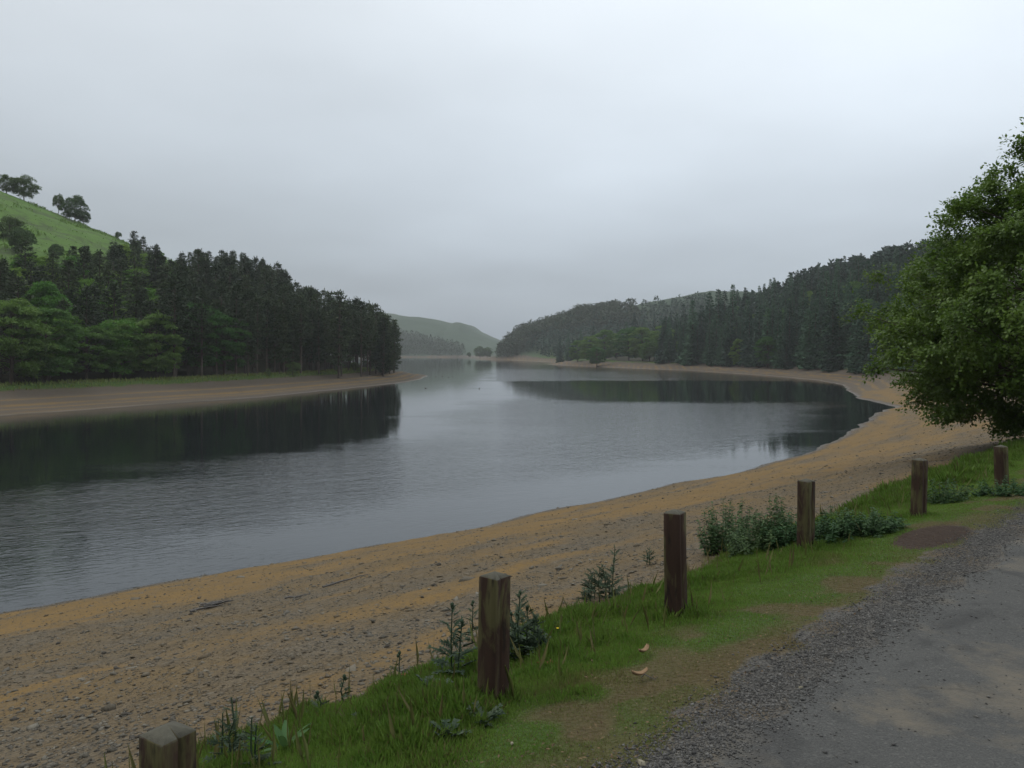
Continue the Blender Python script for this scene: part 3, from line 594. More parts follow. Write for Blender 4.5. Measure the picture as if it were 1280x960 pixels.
# ------------------------------------------------------------------ the big tree at the right edge
tx, ty = 16.4, 23.4; tzb = tz(tx, ty)
t = G(); c = G()
trunk = np.array([(0, 0, -0.4), (0.1, 0, 1.2), (-0.1, 0.1, 3.0), (0.1, 0, 5.5), (0, 0, 8.4)]); t.tube(trunk, [0.34, 0.27, 0.22, 0.13, 0.04], 9)
NP_ = 1050
for i in range(NP_):
    u = rdir(1, -1, 1)[0]; r_ = rng.uniform(0.12, 1.0) ** 0.33
    up = u[2] > 0
    nv = vnoise(np.array([u[0] * 3.0 + 8]), np.array([u[1] * 3.0 + u[2] * 3.6]), 77)[0]; bul = 0.80 + 0.40 * nv
    if nv < 0.27 and r_ > 0.7: continue
    if i % 14 == 0 and u[2] < 0.3: r_ = rng.uniform(1.02, 1.12)                 # boughs that reach out of the crown
    kx = 1 - 0.34 * max(0.0, u[2])
    pc = np.array([u[0] * 4.75 * kx, u[1] * 5.3 * kx, u[2] * (5.0 if up else 3.6)]) * r_ * bul + [0, 0, 3.6]
    if pc[2] < 0.25: pc[2] = rng.uniform(0.25, 0.9)
    hb = np.clip(pc[2] - 0.45 * np.hypot(pc[0], pc[1]), 0.9, 8.0); b0 = np.array([np.interp(hb, trunk[:, 2], trunk[:, 0]), 0.03, hb])
    if i % 8 == 0:
        md = b0 * 0.5 + pc * 0.5 + [rng.normal(0, .2), rng.normal(0, .2), 0.3 + rng.normal(0, 0.15)]
        t.tube([b0, b0 * .75 + md * .25 + [0, 0, .06], md, md * .5 + pc * .5 + rng.normal(0, .1, 3), pc], [0.06, 0.05, 0.034, 0.02, 0.008], 5, False)
    o_ = (pc - [0, 0, 3.2]) / (np.linalg.norm(pc - [0, 0, 3.2]) + 1e-6)
    for j in range(9):                                       # twigs with sprays of leaves
        td = o_ * 0.45 + rng.normal(0, 0.8, 3) * [1, 1, 0.5]; td /= np.linalg.norm(td); L_ = rng.uniform(0.25, 0.62)
        tip = pc + td * L_ + [0, 0, -0.12 * L_]
        if j < 3: t.tube([pc, (pc + tip) / 2 + [0, 0, 0.05], tip], [0.009, 0.006, 0.003], 3, False)
        m = 26; q = rng.uniform(0.0, 1.05, m); x = pc + (tip - pc) * q[:, None] + rng.normal(0, 0.10, (m, 3))
        dd = td + rng.normal(0, 0.8, (m, 3)) + [0, 0, -0.25]; nn = rng.normal(0, 0.38, (m, 3)) + o_ * 0.55 + [0, 0, 0.9]
        c.leaves(x, dd, nn, rng.uniform(0.075, 0.135, m), rng.uniform(0.055, 0.095, m), 0.06)
e = bpy.data.objects.new('maple_tree', None); COL.objects.link(e); e.location = (tx, ty, tzb)
tag(e, 'big leafy green tree overhanging the beach at the right edge', 'tree')
ob('trunk', t.mesh('near_trunk', [MAT['bark']], True), e); ob('crown', c.mesh('near_crown', [MAT['maple']]), e)

# ------------------------------------------------------------------ wooden posts
k = M('weathered_post'); oc = k.obj(); oi = k.n('ShaderNodeObjectInfo')
off = k.n('ShaderNodeVectorMath', operation='ADD'); k.l(oc, off.inputs[0]); cmb = k.n('ShaderNodeCombineXYZ')
k.l(k.math('MULTIPLY', oi.outputs['Random'], 40.0), cmb.inputs[0]); k.l(k.math('MULTIPLY', oi.outputs['Random'], 17.0), cmb.inputs[2]); k.l(cmb.outputs[0], off.inputs[1]); OC = off.outputs[0]
grain = k.noise(k.map(OC, (34, 34, 2.2)), 1.0, 6.0, 0.65); st = k.noise(k.map(OC, (9, 9, 2.6)), 1.0, 5.0, 0.6, 0.6)
wood = k.mix(grain, (0.020, 0.011, 0.008), (0.062, 0.034, 0.022))
wood = k.mix(k.math('MULTIPLY', k.ramp(st, 0.48, 0.60), 0.85), wood, k.mix(grain, (0.06, 0.056, 0.02), (0.125, 0.112, 0.05)))
wood = k.mix(k.math('MULTIPLY', k.ramp(k.noise(k.map(OC, (14, 14, 4)), 1.0, 4.0), 0.58, 0.66), 0.7), wood, (0.012, 0.009, 0.007))
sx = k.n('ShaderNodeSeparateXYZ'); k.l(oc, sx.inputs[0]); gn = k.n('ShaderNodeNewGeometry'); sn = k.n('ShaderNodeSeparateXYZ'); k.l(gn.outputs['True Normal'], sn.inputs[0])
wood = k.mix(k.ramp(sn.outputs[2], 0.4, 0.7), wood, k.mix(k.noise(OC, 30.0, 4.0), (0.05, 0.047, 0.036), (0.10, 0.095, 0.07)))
k.set(wood, 0.85, k.bump(k.math('ADD', grain, st), 0.006)); MAT['post'] = k.m
POSTS = [(-0.429, 3.0, 56, 0.75), (-0.0235, 5.15, 40.8, 0.75), (0.205, 6.8, 22, 0.745), (0.367, 9.2, 28.5, 0.75), (0.508, 10.6, 27, 0.74), (0.612, 12.6, 28.5, 0.75)]
TOPZ = [905, 714, 636, 598, 572, 556]
PL = ['cracked post top at the bottom left, nearest of the wooden posts', 'mossy wooden post between the thistles, second from the left', 'reddish brown wooden post third from the left, on the grass',
      'wooden post standing among the nettles, fourth from the left', 'dark streaked post beside the bare soil patch, fifth from the left', 'farthest wooden post, under the big tree at the right']
for i, (u, Y_, phi, hgt_) in enumerate(POSTS):
    x = u * Y_; zt = CAM[2] - (TOPZ[i] - 440) / 1000 * Y_; gz = tz(x, Y_); a = 0.0755
    # plan outline, with a drying crack let into one face
    ck = [(a, -0.012, 0), (a - (0.045 if i == 0 else 0.018), -0.008, 0), (a, -0.004, 0)]
    o2 = [(-a, -a)] + [(q, -a + 0.0 * q) for q in (-0.03, 0.03)] + [(a, -a)] + [(c_[0], c_[1] - 0.02 * (i % 3)) for c_ in ck] + [(a, a), (0.02, a), (-a, a), (-a, 0.0)]
    cb = []                                                    # worn, chamfered arrises
    for (qx, qy) in o2:
        if abs(abs(qx) - a) < 1e-6 and abs(abs(qy) - a) < 1e-6:
            e_ = rng.uniform(0.005, 0.010); p1, p2 = (qx - math.copysign(e_, qx), qy), (qx, qy - math.copysign(e_, qy)); cb += [p2, p1] if qx * qy > 0 else [p1, p2]
        else: cb.append((qx, qy))
    o2 = cb; n_ = len(o2); zz = [gz - 0.4, gz + 0.02, gz + 0.25, gz + 0.5, zt - 0.035, zt - 0.029]; v = []
    for j, z in enumerate(zz):
        k_ = [1.01, 1.0, 0.995, 0.99, 0.985, 0.955][j]
        for (qx, qy) in o2: v.append((qx * k_ + rng.normal(0, 0.0012), qy * k_ + rng.normal(0, 0.0012), z - gz))
    v.append((0, 0, zt - gz)); f = []
    for j in range(len(zz) - 1):
        for m in range(n_): f.append((j * n_ + m, j * n_ + (m + 1) % n_, (j + 1) * n_ + (m + 1) % n_, (j + 1) * n_ + m))
    b_ = (len(zz) - 1) * n_; gq = G(); gq.add(v, f); tri = [(b_ + m, b_ + (m + 1) % n_, len(v) - 1) for m in range(n_)]
    gq.f.append(np.array(tri)); beta = math.atan(u)
    o = ob('wooden_post', gq.mesh('wooden_post', [MAT['post']]), None, (x, Y_, gz), -(beta + R(phi)))
    o.rotation_euler[0] = R([0.5, -0.6, 0.8, -0.5, -1.0, 0.9][i]); o.rotation_euler[1] = R([0.4, 0.5, -0.4, 0.3, 1.0, -0.6][i]); tag(o, PL[i], 'post', 'square wooden posts along the verge')
# ------------------------------------------------------------------ grass on the verge
def verge_mask(x, y, f):
    jg = fbm(x * 2.2, y * 2.2, 4, 31) - 0.5
    ge = np.interp(f['s'], [0, 3.5, 5.6, 9.0, 11, 14, 40], [2.2, 2.25, 2.38, 2.42, 2.2, 2.0, 2.0])
    m_ = sm(-0.12, 0.2, f['w'] - ge + jg * 0.7) * (1 - sm(4.7, 5.45, f['wl'] + jg * 1.2))
    so_ = np.exp(-((((x - soilx) * DIR[0] + (y - soily) * DIR[1]) / 0.85) ** 2 + (((x - soilx) * NRM[0] + (y - soily) * NRM[1]) / 0.38) ** 2) ** 2)
    dr = np.clip(0.75 * (1 - sm(0.02, 0.5, f['w'] - ge + (fbm(x * 1.1, y * 1.1, 4, 41) - 0.5) * 1.3)) + 0.9 * sm(0.56, 0.66, fbm(x * 1.5, y * 1.5, 3, 43)) * (1 - sm(3.1, 3.7, f['w'])), 0, 1)
    return m_ * (1 - sm(0.3, 0.7, so_)), dr
NB = 1500000
ss = 1.0 + 27 * rng.random(NB) ** 1.9; ww = rng.uniform(1.9, 5.8, NB)
bx_ = ss * DIR[0] + ww * NRM[0]; by_ = ss * DIR[1] + ww * NRM[1]
vis = (by_ > 1.9) & (bx_ / by_ > -0.52) & (bx_ / by_ < 0.74) & (8 - 0.56 * by_ < 6.15)
bx_, by_ = bx_[vis], by_[vis]; f = fields(bx_, by_); mk, dr = verge_mask(bx_, by_, f)
keep = rng.random(len(bx_)) < mk * (0.62 - 0.22 * dr); bx_, by_, dr = bx_[keep], by_[keep], dr[keep]; f = {k_: v_[keep] for k_, v_ in f.items()}
if len(bx_) > 470000:
    q = rng.permutation(len(bx_))[:470000]; bx_, by_, dr = bx_[q], by_[q], dr[q]; f = {k_: v_[q] for k_, v_ in f.items()}
clump = fbm(bx_ * 3.1, by_ * 3.1, 3, 61); clump2 = fbm(bx_ * 0.9, by_ * 0.9, 2, 63)
hh = 0.018 + 0.018 * clump + sm(3.1, 4.0, f['wl'] + (clump2 - 0.5) * 1.2) * (0.02 + 0.11 * np.clip(clump - 0.3, 0, 1) * 2 * (0.5 + clump2)) * np.where(f['wl'] > 3.6, np.interp(f['s'], [0, 11, 13, 15], [1, 1, 1.6, 2.4]), 1)
for (u, Y_, _, _) in POSTS:                                   # longer tufts the mower leaves round each post
    hh = hh + 0.09 * np.exp(-(((bx_ - u * Y_) ** 2 + (by_ - Y_) ** 2) / 0.035)) * rng.uniform(0.2, 1.3, len(hh))
hh = hh * rng.uniform(0.4, 1.1, len(hh)) * (1 - 0.35 * dr)
n = len(hh); lean = rng.normal(0, 0.45, (n, 2)); dd = np.stack([lean[:, 0], lean[:, 1], np.ones(n)], -1)
gg = G(); gg.leaves(np.stack([bx_, by_, f['z'] - 0.006], -1), dd, rdir(n, -0.3, 0.3), hh, (0.0035 + 0.012 * hh) * np.interp(by_, [3, 14, 24], [1, 1.9, 3.2]), 0.12)
dryv = np.repeat(np.clip(dr * rng.uniform(0.5, 1.2, n) + (rng.random(n) < 0.10 + 0.22 * (1 - sm(2.6, 3.6, f['w']))) * 0.85 + np.clip(sm(4.9, 5.4, f['wl']) * 0.5, 0, 1), 0, 1), 4)
me = mesh_np('grass', gg.v[0], gg.f[0], [MAT['grass']], False, {'dryness': dryv})
tag(ob('grass', me), 'short and long green grass growing along the verge', 'grass', None, 'stuff')
# rough grass fringe on the bank over the far beach
xs = rng.uniform(-95, -28, 60000); ys = rng.uniform(92, 245, 60000); f = fields(xs, ys)
q = f['left'] & (f['d'] > 14.6) & (f['d'] < 20.5) & (rng.random(60000) < 0.9); xs, ys, z_ = xs[q], ys[q], f['z'][q]; n = len(xs)
gg = G(); gg.leaves(np.stack([xs, ys, z_ - 0.05], -1), np.concatenate([rng.normal(0, 0.4, (n, 2)), np.ones((n, 1))], 1), rdir(n, -.3, .3), rng.uniform(0.3, 0.8, n), rng.uniform(0.08, 0.2, n))
me = mesh_np('bank_grass', gg.v[0], gg.f[0], [MAT['grass']], False, {'dryness': np.repeat(rng.uniform(0.25, 0.8, n), 4)})
tag(ob('bank_grass', me), 'rough grass fringe on the bank above the far beach', 'grass', None, 'stuff')

# bracken and rough pasture on the open hill
n = 90000; xs = rng.uniform(-300, -70, n); ys = rng.uniform(120, 330, n); f = fields(xs, ys); cl = fbm(xs * 0.12, ys * 0.12, 4, 101)
q = f['left'] & (f['p'] > 62) & (xs / ys > -0.8) & (rng.random(n) < 0.08 + 0.9 * sm(0.5, 0.62, cl)); xs, ys, z_, cl = xs[q], ys[q], f['z'][q], cl[q]; n = len(xs)
gg = G(); gg.leaves(np.stack([xs, ys, z_ - 0.05], -1), np.concatenate([rng.normal(0, 0.7, (n, 2)), np.ones((n, 1))], 1), rdir(n, -.3, .3), rng.uniform(0.4, 0.7, n) * (0.6 + 1.2 * sm(0.5, 0.65, cl)), rng.uniform(0.2, 0.5, n))
tag(ob('hill_bracken', gg.mesh('hill_bracken', [MAT['broad']])), 'patchy bracken over the open grassy hill', 'bracken', None, 'stuff')
# bleached stems standing in the grass, and leaf litter along the gravel
n = 800; ss = 2 + 14 * rng.random(n) ** 1.4; ww = rng.uniform(3.4, 5.5, n); xs = ss * DIR[0] + ww * NRM[0]; ys = ss * DIR[1] + ww * NRM[1]; f = fields(xs, ys)
q = (ys > 2.6) & (rng.random(n) < 0.75); xs, ys, z_ = xs[q], ys[q], f['z'][q]; n = len(xs); gg = G()
gg.leaves(np.stack([xs, ys, z_ - 0.01], -1), np.concatenate([rng.normal(0, 0.25, (n, 2)), np.ones((n, 1))], 1), rdir(n, -.3, .3), rng.uniform(0.1, 0.32, n), 0.005, 0.08)
tag(ob('dry_stems', mesh_np('dry_stems', gg.v[0], gg.f[0], [MAT['grass']], False, {'dryness': np.repeat(rng.uniform(0.6, 1, n), 4)})), 'bleached dry grass stems standing on the bank', 'grass', None, 'stuff')
n = 1500; ss = 2.4 + 11 * rng.random(n) ** 1.4; ww = 2.45 + rng.exponential(0.35, n) - 0.15; xs = ss * DIR[0] + ww * NRM[0]; ys = ss * DIR[1] + ww * NRM[1]; f = fields(xs, ys); q = (ww < 4.2) & (ys > 2.6); xs, ys, z_ = xs[q], ys[q], f['z'][q]; n = len(xs); gg = G()
gg.leaves(np.stack([xs, ys, z_ + rng.uniform(0.008, 0.03, n)], -1), np.concatenate([rng.normal(0, 1, (n, 2)), rng.normal(0, 0.25, (n, 1))], 1), rng.normal(0, 0.3, (n, 3)) + [0, 0, 1], rng.uniform(0.01, 0.035, n), rng.uniform(0.005, 0.014, n), 0.1)
k = M('leaf_litter'); lt = k.attr('tone'); MAT['litter'] = k.set(k.mix(lt, (0.05, 0.03, 0.016), (0.17, 0.115, 0.06)), 0.8)
tag(ob('leaf_litter', mesh_np('leaf_litter', gg.v[0], gg.f[0], [MAT['litter']], False, {'tone': np.repeat(rng.random(n), 4)})), 'scraps of dead leaf and straw along the verge edge', 'litter', None, 'stuff')
# ------------------------------------------------------------------ stones
k = M('beach_stone'); oi = k.n('ShaderNodeObjectInfo')
rv = k.attr('tone'); cst = k.mix(rv, (0.055, 0.048, 0.038), (0.18, 0.163, 0.128)); cst = k.mix(k.math('MULTIPLY', k.ramp(k.noise(k.pos(), 0.7, 3.0), 0.45, 0.62), 0.5), cst, (0.14, 0.098, 0.048))
MAT['stone'] = k.set(cst, 0.85, k.bump(k.noise(k.pos(), 60.0, 4.0), 0.01))
OCT = np.array([(1, 0, 0), (0.2, 0.9, 0), (-0.9, 0.35, 0), (-0.35, -0.9, 0), (0.6, -0.7, 0), (0.1, 0.05, 0.9), (-0.2, 0.1, -0.8)])
OF = np.array([(0, 1, 5), (1, 2, 5), (2, 3, 5), (3, 4, 5), (4, 0, 5), (1, 0, 6), (2, 1, 6), (3, 2, 6), (4, 3, 6), (0, 4, 6)])
def pebbles(name, x, y, z, size, flat, label, mat, tone):
    n = len(x); a = rng.uniform(0, 6.28, n); ca, sa = np.cos(a)[:, None], np.sin(a)[:, None]
    v = OCT[None] * rng.uniform(0.7, 1.3, (n, 7, 1)) * size[:, None, None] * np.stack([np.ones(n), rng.uniform(0.5, 0.95, n), flat], -1)[:, None]
    vx = v[..., 0] * ca - v[..., 1] * sa; vy = v[..., 0] * sa + v[..., 1] * ca; tl = rng.normal(0, 0.2, (n, 2))
    vz = v[..., 2] + vx * tl[:, :1] + vy * tl[:, 1:]
    V_ = np.stack([vx + x[:, None], vy + y[:, None], vz + (z + size * flat * 0.25)[:, None]], -1).reshape(-1, 3)
    F_ = (OF[None] + np.arange(n)[:, None, None] * 7).reshape(-1, 3)
    o = ob(name, mesh_np(name, V_, F_, [mat], False, {'tone': np.repeat(tone, 7)})); return tag(o, label, 'stones', None, 'stuff')
n = 260000; Yb = 4 + 100 * rng.random(n) ** 2.2; ub = rng.uniform(-0.68, 0.66, n); xb = ub * Yb
f = fields(xb, Yb); oc_ = ochre_field(f['s'], f['d']); oc_ = sm(0.35, 0.65, oc_)
q = (f['d'] > 0.05) & (f['wl'] > 4.8) & (f['near'] > 0.5) & (rng.random(n) < (1 - 0.7 * oc_) * np.interp(f['d'], [0, 0.7, 2, 30], [1, 1, 0.6, 0.6]) * np.interp(f['wl'], [4.5, 5.2], [0.4, 1.0])) 
xb, Yb, zb_ = xb[q][:60000], Yb[q][:60000], f['z'][q][:60000]; n = len(xb)
sz = np.clip(np.exp(rng.normal(math.log(0.0105), 0.55, n)), 0.0045, 0.07) * (1 + Yb / 55)
pebbles('shingle', xb, Yb, zb_, sz, rng.uniform(0.25, 0.6, n), 'grey shingle strewn in bands over the near beach', MAT['stone'], np.clip(rng.normal(0.45, 0.28, n), 0, 1))
n = 42000; sg_ = 2.2 + 13 * rng.random(n) ** 1.6; wg_ = rng.normal(2.16, 0.15, n); xg = sg_ * DIR[0] + wg_ * NRM[0]; yg = sg_ * DIR[1] + wg_ * NRM[1]
lone = rng.random(n) < 0.05; wg2 = rng.uniform(-0.5, 2.0, n); xg = np.where(lone, sg_ * DIR[0] + wg2 * NRM[0], xg); yg = np.where(lone, sg_ * DIR[1] + wg2 * NRM[1], yg)
q = (yg > 2.5); xg, yg = xg[q], yg[q]; n = len(xg); zg = fields(xg, yg)['z']
k = M('road_chipping'); rv = k.attr('tone'); MAT['chip'] = k.set(k.mix(rv, (0.035, 0.034, 0.033), (0.19, 0.182, 0.168)), 0.8)
pebbles('road_gravel', xg, yg, zg, np.clip(np.exp(rng.normal(math.log(0.0062), 0.4, n)), 0.003, 0.018), rng.uniform(0.45, 0.9, n), 'loose grey chippings along the edge of the track', MAT['chip'], np.clip(rng.beta(1.6, 3.0, n), 0, 1))
# larger slabs that can be picked out one by one: parts of the beach
def rock(seed):
    r_ = np.random.default_rng(seed); a = np.sort(r_.uniform(0, 6.28, 7)); rr = r_.uniform(0.6, 1.05, 7)
    lo = np.stack([np.cos(a) * rr, np.sin(a) * rr * 0.7, np.full(7, -0.2)], -1); hi = lo * [0.82, 0.8, 1] + [0.04, 0.02, 0] ; hi[:, 2] = 0.16 + r_.normal(0, 0.05, 7)
    v = np.concatenate([lo, hi, [[0, 0, 0.2]]]); f = [(i, (i + 1) % 7, 7 + (i + 1) % 7) for i in range(7)] + [(i, 7 + (i + 1) % 7, 7 + i) for i in range(7)] + [(7 + i, 7 + (i + 1) % 7, 14) for i in range(7)]
    return mesh_np('slab', v, f, [MAT['stone']], False, {'tone': np.full(15, r_.uniform(0.2, 0.9))})
ROCK = [rock(i) for i in range(10)]
n = 900; Yr = 7 + 34 * rng.random(n) ** 1.5; xr = rng.uniform(-0.64, 0.5, n) * Yr; f = fields(xr, Yr); oc_ = sm(0.3, 0.7, ochre_field(f['s'], f['d']))
q = (f['d'] > 0.3) & (f['wl'] > 5.3) & (rng.random(n) < 0.95 - 0.6 * oc_) ; cnt = 0
for x, y, z in zip(xr[q], Yr[q], f['z'][q]):
    r_ = float(np.clip(np.exp(rng.normal(math.log(0.055), 0.42)), 0.03, 0.15)) * (1 + y / 60)
    ob('stone', ROCK[rng.integers(0, 10)], PIECE['shingle_beach'], (x, y, z), 0, (r_, r_ * rng.uniform(.7, 1), r_ * rng.uniform(.5, 1.0)), (rng.normal(0, .12), rng.normal(0, .12), rng.uniform(0, 6.28))); cnt += 1
    if cnt >= 210: break

# ------------------------------------------------------------------ plants on the verge
def jagged(gq, base, d, nrm, ln, wd):
    """a spiny leaf: narrow blade with pairs of pointed lobes"""
    d = np.asarray(d, float); d = d / np.linalg.norm(d); base = np.asarray(base, float)
    gq.leaves([base], [d], [nrm], ln, wd * 0.5, 0.06); sd_ = np.cross(d, nrm); sd_ /= np.linalg.norm(sd_) + 1e-9
    tt = np.array([0.25, 0.42, 0.6, 0.78]); c_ = base + d * ln * tt[:, None] + np.array(nrm) * 0.0
    for sg in (-1, 1):
        gq.leaves(c_, d * 0.75 + sd_ * sg + rng.normal(0, 0.2, (4, 3)), np.tile(nrm, (4, 1)), wd * 0.85 * (1.1 - tt * 0.6), wd * 0.34, 0.1)
def thistle(px, py, hp, stems, label, spread=0.05, heads=True, wide=1.0):
    p0 = hit(px, py); h = hp / 1000 * p0[1]
    e = bpy.data.objects.new('thistle', None); COL.objects.link(e); e.location = p0; tag(e, label, 'thistle', 'thistles on the verge')
    st_ = G(); fo = G(); tops = []
    for i in range(stems):
        hs = h * (1.0 if i == 0 else rng.uniform(0.55, 0.9)); a = rng.uniform(0, 6.28); b0 = np.array([np.cos(a), np.sin(a), 0]) * (0 if i == 0 else spread * rng.uniform(0.4, 1.3))
        tip = b0 + [rng.normal(0, 0.05) * hs, rng.normal(0, 0.05) * hs, hs]; md = (b0 + tip) / 2 + rng.normal(0, 0.015, 3)
        st_ = G(); st_.tube([b0 - [0, 0, 0.02], md, tip], [0.007, 0.006, 0.004], 5); tops.append(tip); ob('stem', st_.mesh('thistle_stem', [MAT['thistle']], True), e)
        m = int(9 + hs * 26)
        for q in np.linspace(0.05, 0.97, m):
            c_ = b0 * (1 - q) ** 2 + 2 * md * q * (1 - q) + tip * q * q; a = rng.uniform(0, 6.28)
            ln = (0.15 * (1 - q) + 0.045) * rng.uniform(0.7, 1.2) * wide * min(1.0, 0.5 + h)
            jagged(fo, c_, (np.cos(a), np.sin(a), 0.75 - 0.5 * (1 - q)), np.array([0, 0, 1.0]) + rng.normal(0, 0.3, 3), ln, ln * 0.34)
    ob('foliage', fo.mesh('thistle_foliage', [MAT['thistle']]), e)
    if heads:
        for tip in tops:
            for j in range(2):
                hd = G(); ct = tip + [rng.normal(0, 0.008) * j, rng.normal(0, 0.008) * j, 0.006 - 0.02 * j]; zz = np.array([-0.012, -0.004, 0.008, 0.018, 0.022]); hd.tube(ct + np.stack([zz * 0, zz * 0, zz], -1), [0.004, 0.012, 0.013, 0.008, 0.003], 7)
                m = 16; dq = rdir(m, -0.2, 1); hd.leaves(ct + dq * 0.008, dq + [0, 0, 0.4], rdir(m), 0.016, 0.004); ob('flower_head', hd.mesh('thistle_head', [MAT['thistle']]), e)
    return e
thistle(565, 850, 92, 2, 'pair of tall dark thistle stems just left of the second post', 0.07, True, 1.35)
thistle(590, 805, 52, 1, 'short thistle peeping out behind the second post')
thistle(649, 825, 86, 5, 'bushy thistle right of the second post', 0.11, True, 1.4)
thistle(500, 850, 32, 1, 'small thistle stem above the dead leaf on the bank')
thistle(430, 878, 32, 1, 'leaning thistle stem at the edge of the beach')
thistle(397, 898, 30, 1, 'shortest thistle stem beside the shingle, near the dock plant')
thistle(283, 962, 88, 3, 'leafy thistle clump beside the nearest post', 0.05, False, 0.9)
thistle(316, 966, 70, 2, 'lower thistle beside the leafy clump near the first post', 0.05, False, 0.9)
thistle(765, 750, 66, 3, 'stout thistle with branching top left of the third post', 0.12, False, 1.35)
thistle(738, 752, 40, 4, 'low thistle tuft beside the stout branching one', 0.2, False, 1.25)
thistle(812, 706, 22, 2, 'tiny thistle tuft left of the third post near the beach', 0.1, False, 1.2)
thistle(672, 818, 46, 3, 'greyish thistle tuft at the foot of the bushy one', 0.12, False, 1.3)
thistle(925, 690, 30, 4, 'low thistle at the front of the nettle bed', 0.15, False, 1.3)
def leafy(kind, label, cat, p0, leaves_, mat):
    e = bpy.data.objects.new(kind, None); COL.objects.link(e); e.location = p0; tag(e, label, cat)
    for gq in leaves_: ob('leaf', gq.mesh(kind + '_leaf', [mat], True), e)
    return e
for px, py, r_, lb in [(520, 900, 0.17, 'flat thistle rosette in the long grass left of the second post'), (560, 925, 0.15, 'silvery thistle rosette low on the verge'), (605, 905, 0.14, 'thistle rosette in front of the second post'),
                       (455, 915, 0.16, 'dark thistle rosette on the bank near the dock plant'), (545, 872, 0.2, 'large dark thistle rosette under the pair of stems'), (700, 790, 0.12, 'thistle rosette on the grass right of the bushy thistle')]:
    p0 = hit(px, py); lv = []
    for i in range(11):
        a = i * 2.4 + rng.normal(0, 0.2); gq = G(); jagged(gq, (0, 0, 0.01), (np.cos(a), np.sin(a), rng.uniform(0.25, 1.1)), np.array([-np.cos(a) * .4, -np.sin(a) * .4, 1.0]), r_ * rng.uniform(0.7, 1.15), r_ * 0.42); lv.append(gq)
    leafy('thistle_rosette', lb, 'thistle', p0, lv, MAT['thistle'])
p0 = hit(356, 938); lv = []
for i in range(8):
    a = i * 2.4; up = 1.9 if i < 3 else 0.7; gq = G(); ln = rng.uniform(0.14, 0.22); dq = np.array([np.cos(a), np.sin(a), up]); dq /= np.linalg.norm(dq); ps = np.linspace(0, 1, 7); wd_ = 0.02 * np.sin(np.pi * np.clip(ps * 0.92 + 0.06, 0, 1)) ** 0.8 + 0.003
    cl = dq * ln * ps[:, None] + np.array([np.cos(a), np.sin(a), -0.5]) * 0.06 * ps[:, None] ** 2; sd_ = np.array([-np.sin(a), np.cos(a), 0])
    v = np.concatenate([cl + sd_ * wd_[:, None] + [0, 0, 0.008], cl, cl - sd_ * wd_[:, None] + [0, 0, 0.008]]); fq = [(j, j + 1, 8 + j, 7 + j) for j in range(6)] + [(7 + j, 8 + j, 15 + j, 14 + j) for j in range(6)]; gq.add(v, fq); lv.append(gq)
leafy('dock_plant', 'bright green upright dock plant right of the nearest post', 'plant', p0, lv, MAT['dock'])
def nettles(px, py, hp, n, spread, label):
    p0 = hit(px, py); h = hp / 1000 * p0[1]; e = bpy.data.objects.new('nettle_clump', None); COL.objects.link(e); e.location = p0; tag(e, label, 'nettles', 'nettle clumps by the fourth post')
    st_ = G(); fo = G()
    for i in range(n):
        rr = spread * math.sqrt(rng.random()); a = rng.uniform(0, 6.28); x_, y_ = rr * math.cos(a), rr * math.sin(a); b0 = np.array([x_, y_, tz(p0[0] + x_, p0[1] + y_) - p0[2] - 0.02])
        hs = h * (1 - 0.35 * (rr / spread) ** 2) * rng.uniform(0.35, 1.05); tip = b0 + [x_ * 0.35 + rng.normal(0, 0.04), y_ * 0.35 + rng.normal(0, 0.04), hs]
        st_.tube([b0, (b0 + tip) / 2 + rng.normal(0, 0.01, 3), tip], [0.004, 0.003, 0.002], 4)
        m = int(8 + hs * 26); qs = np.linspace(0.12, 1.0, m)
        for j, q in enumerate(qs):
            c_ = b0 + (tip - b0) * q; a = j * 1.571 + rng.normal(0, 0.35); dq = np.array([[np.cos(a), np.sin(a), -0.15], [-np.cos(a), -np.sin(a), -0.15]]) + rng.normal(0, 0.25, (2, 3)); ln = (0.085 * (1 - 0.45 * q)) * rng.uniform(0.75, 1.25)
            fo.leaves(np.stack([c_, c_]), dq, np.array([[0, 0, 1.0]] * 2) + rng.normal(0, 0.35, (2, 3)), ln, ln * 0.55, 0.1)
    ob('stem', st_.mesh('nettle_stem', [MAT['nettle']]), e)['kind'] = 'stuff'; ob('foliage', fo.mesh('nettle_foliage', [MAT['nettle']]), e)
nettles(912, 688, 66, 52, 0.34, 'tall nettle clump at the left end of the bed, left of the fourth post')
nettles(948, 688, 52, 44, 0.30, 'nettle clump in the middle of the bed left of the fourth post')
nettles(966, 680, 68, 34, 0.18, 'tallest nettles rising behind the fourth post')
nettles(986, 682, 46, 40, 0.27, 'nettle clump against the left side of the fourth post')
nettles(1034, 676, 44, 50, 0.33, 'nettle clump against the right side of the fourth post')
nettles(1064, 670, 38, 50, 0.35, 'nettle clump between the fourth post and the bare soil')
nettles(1094, 664, 28, 48, 0.28, 'low nettles at the right end of the bed beside the bare soil')
nettles(1178, 628, 34, 30, 0.30, 'leafy weeds right of the fifth post')
nettles(1256, 617, 22, 34, 0.35, 'weeds round the foot of the farthest post')

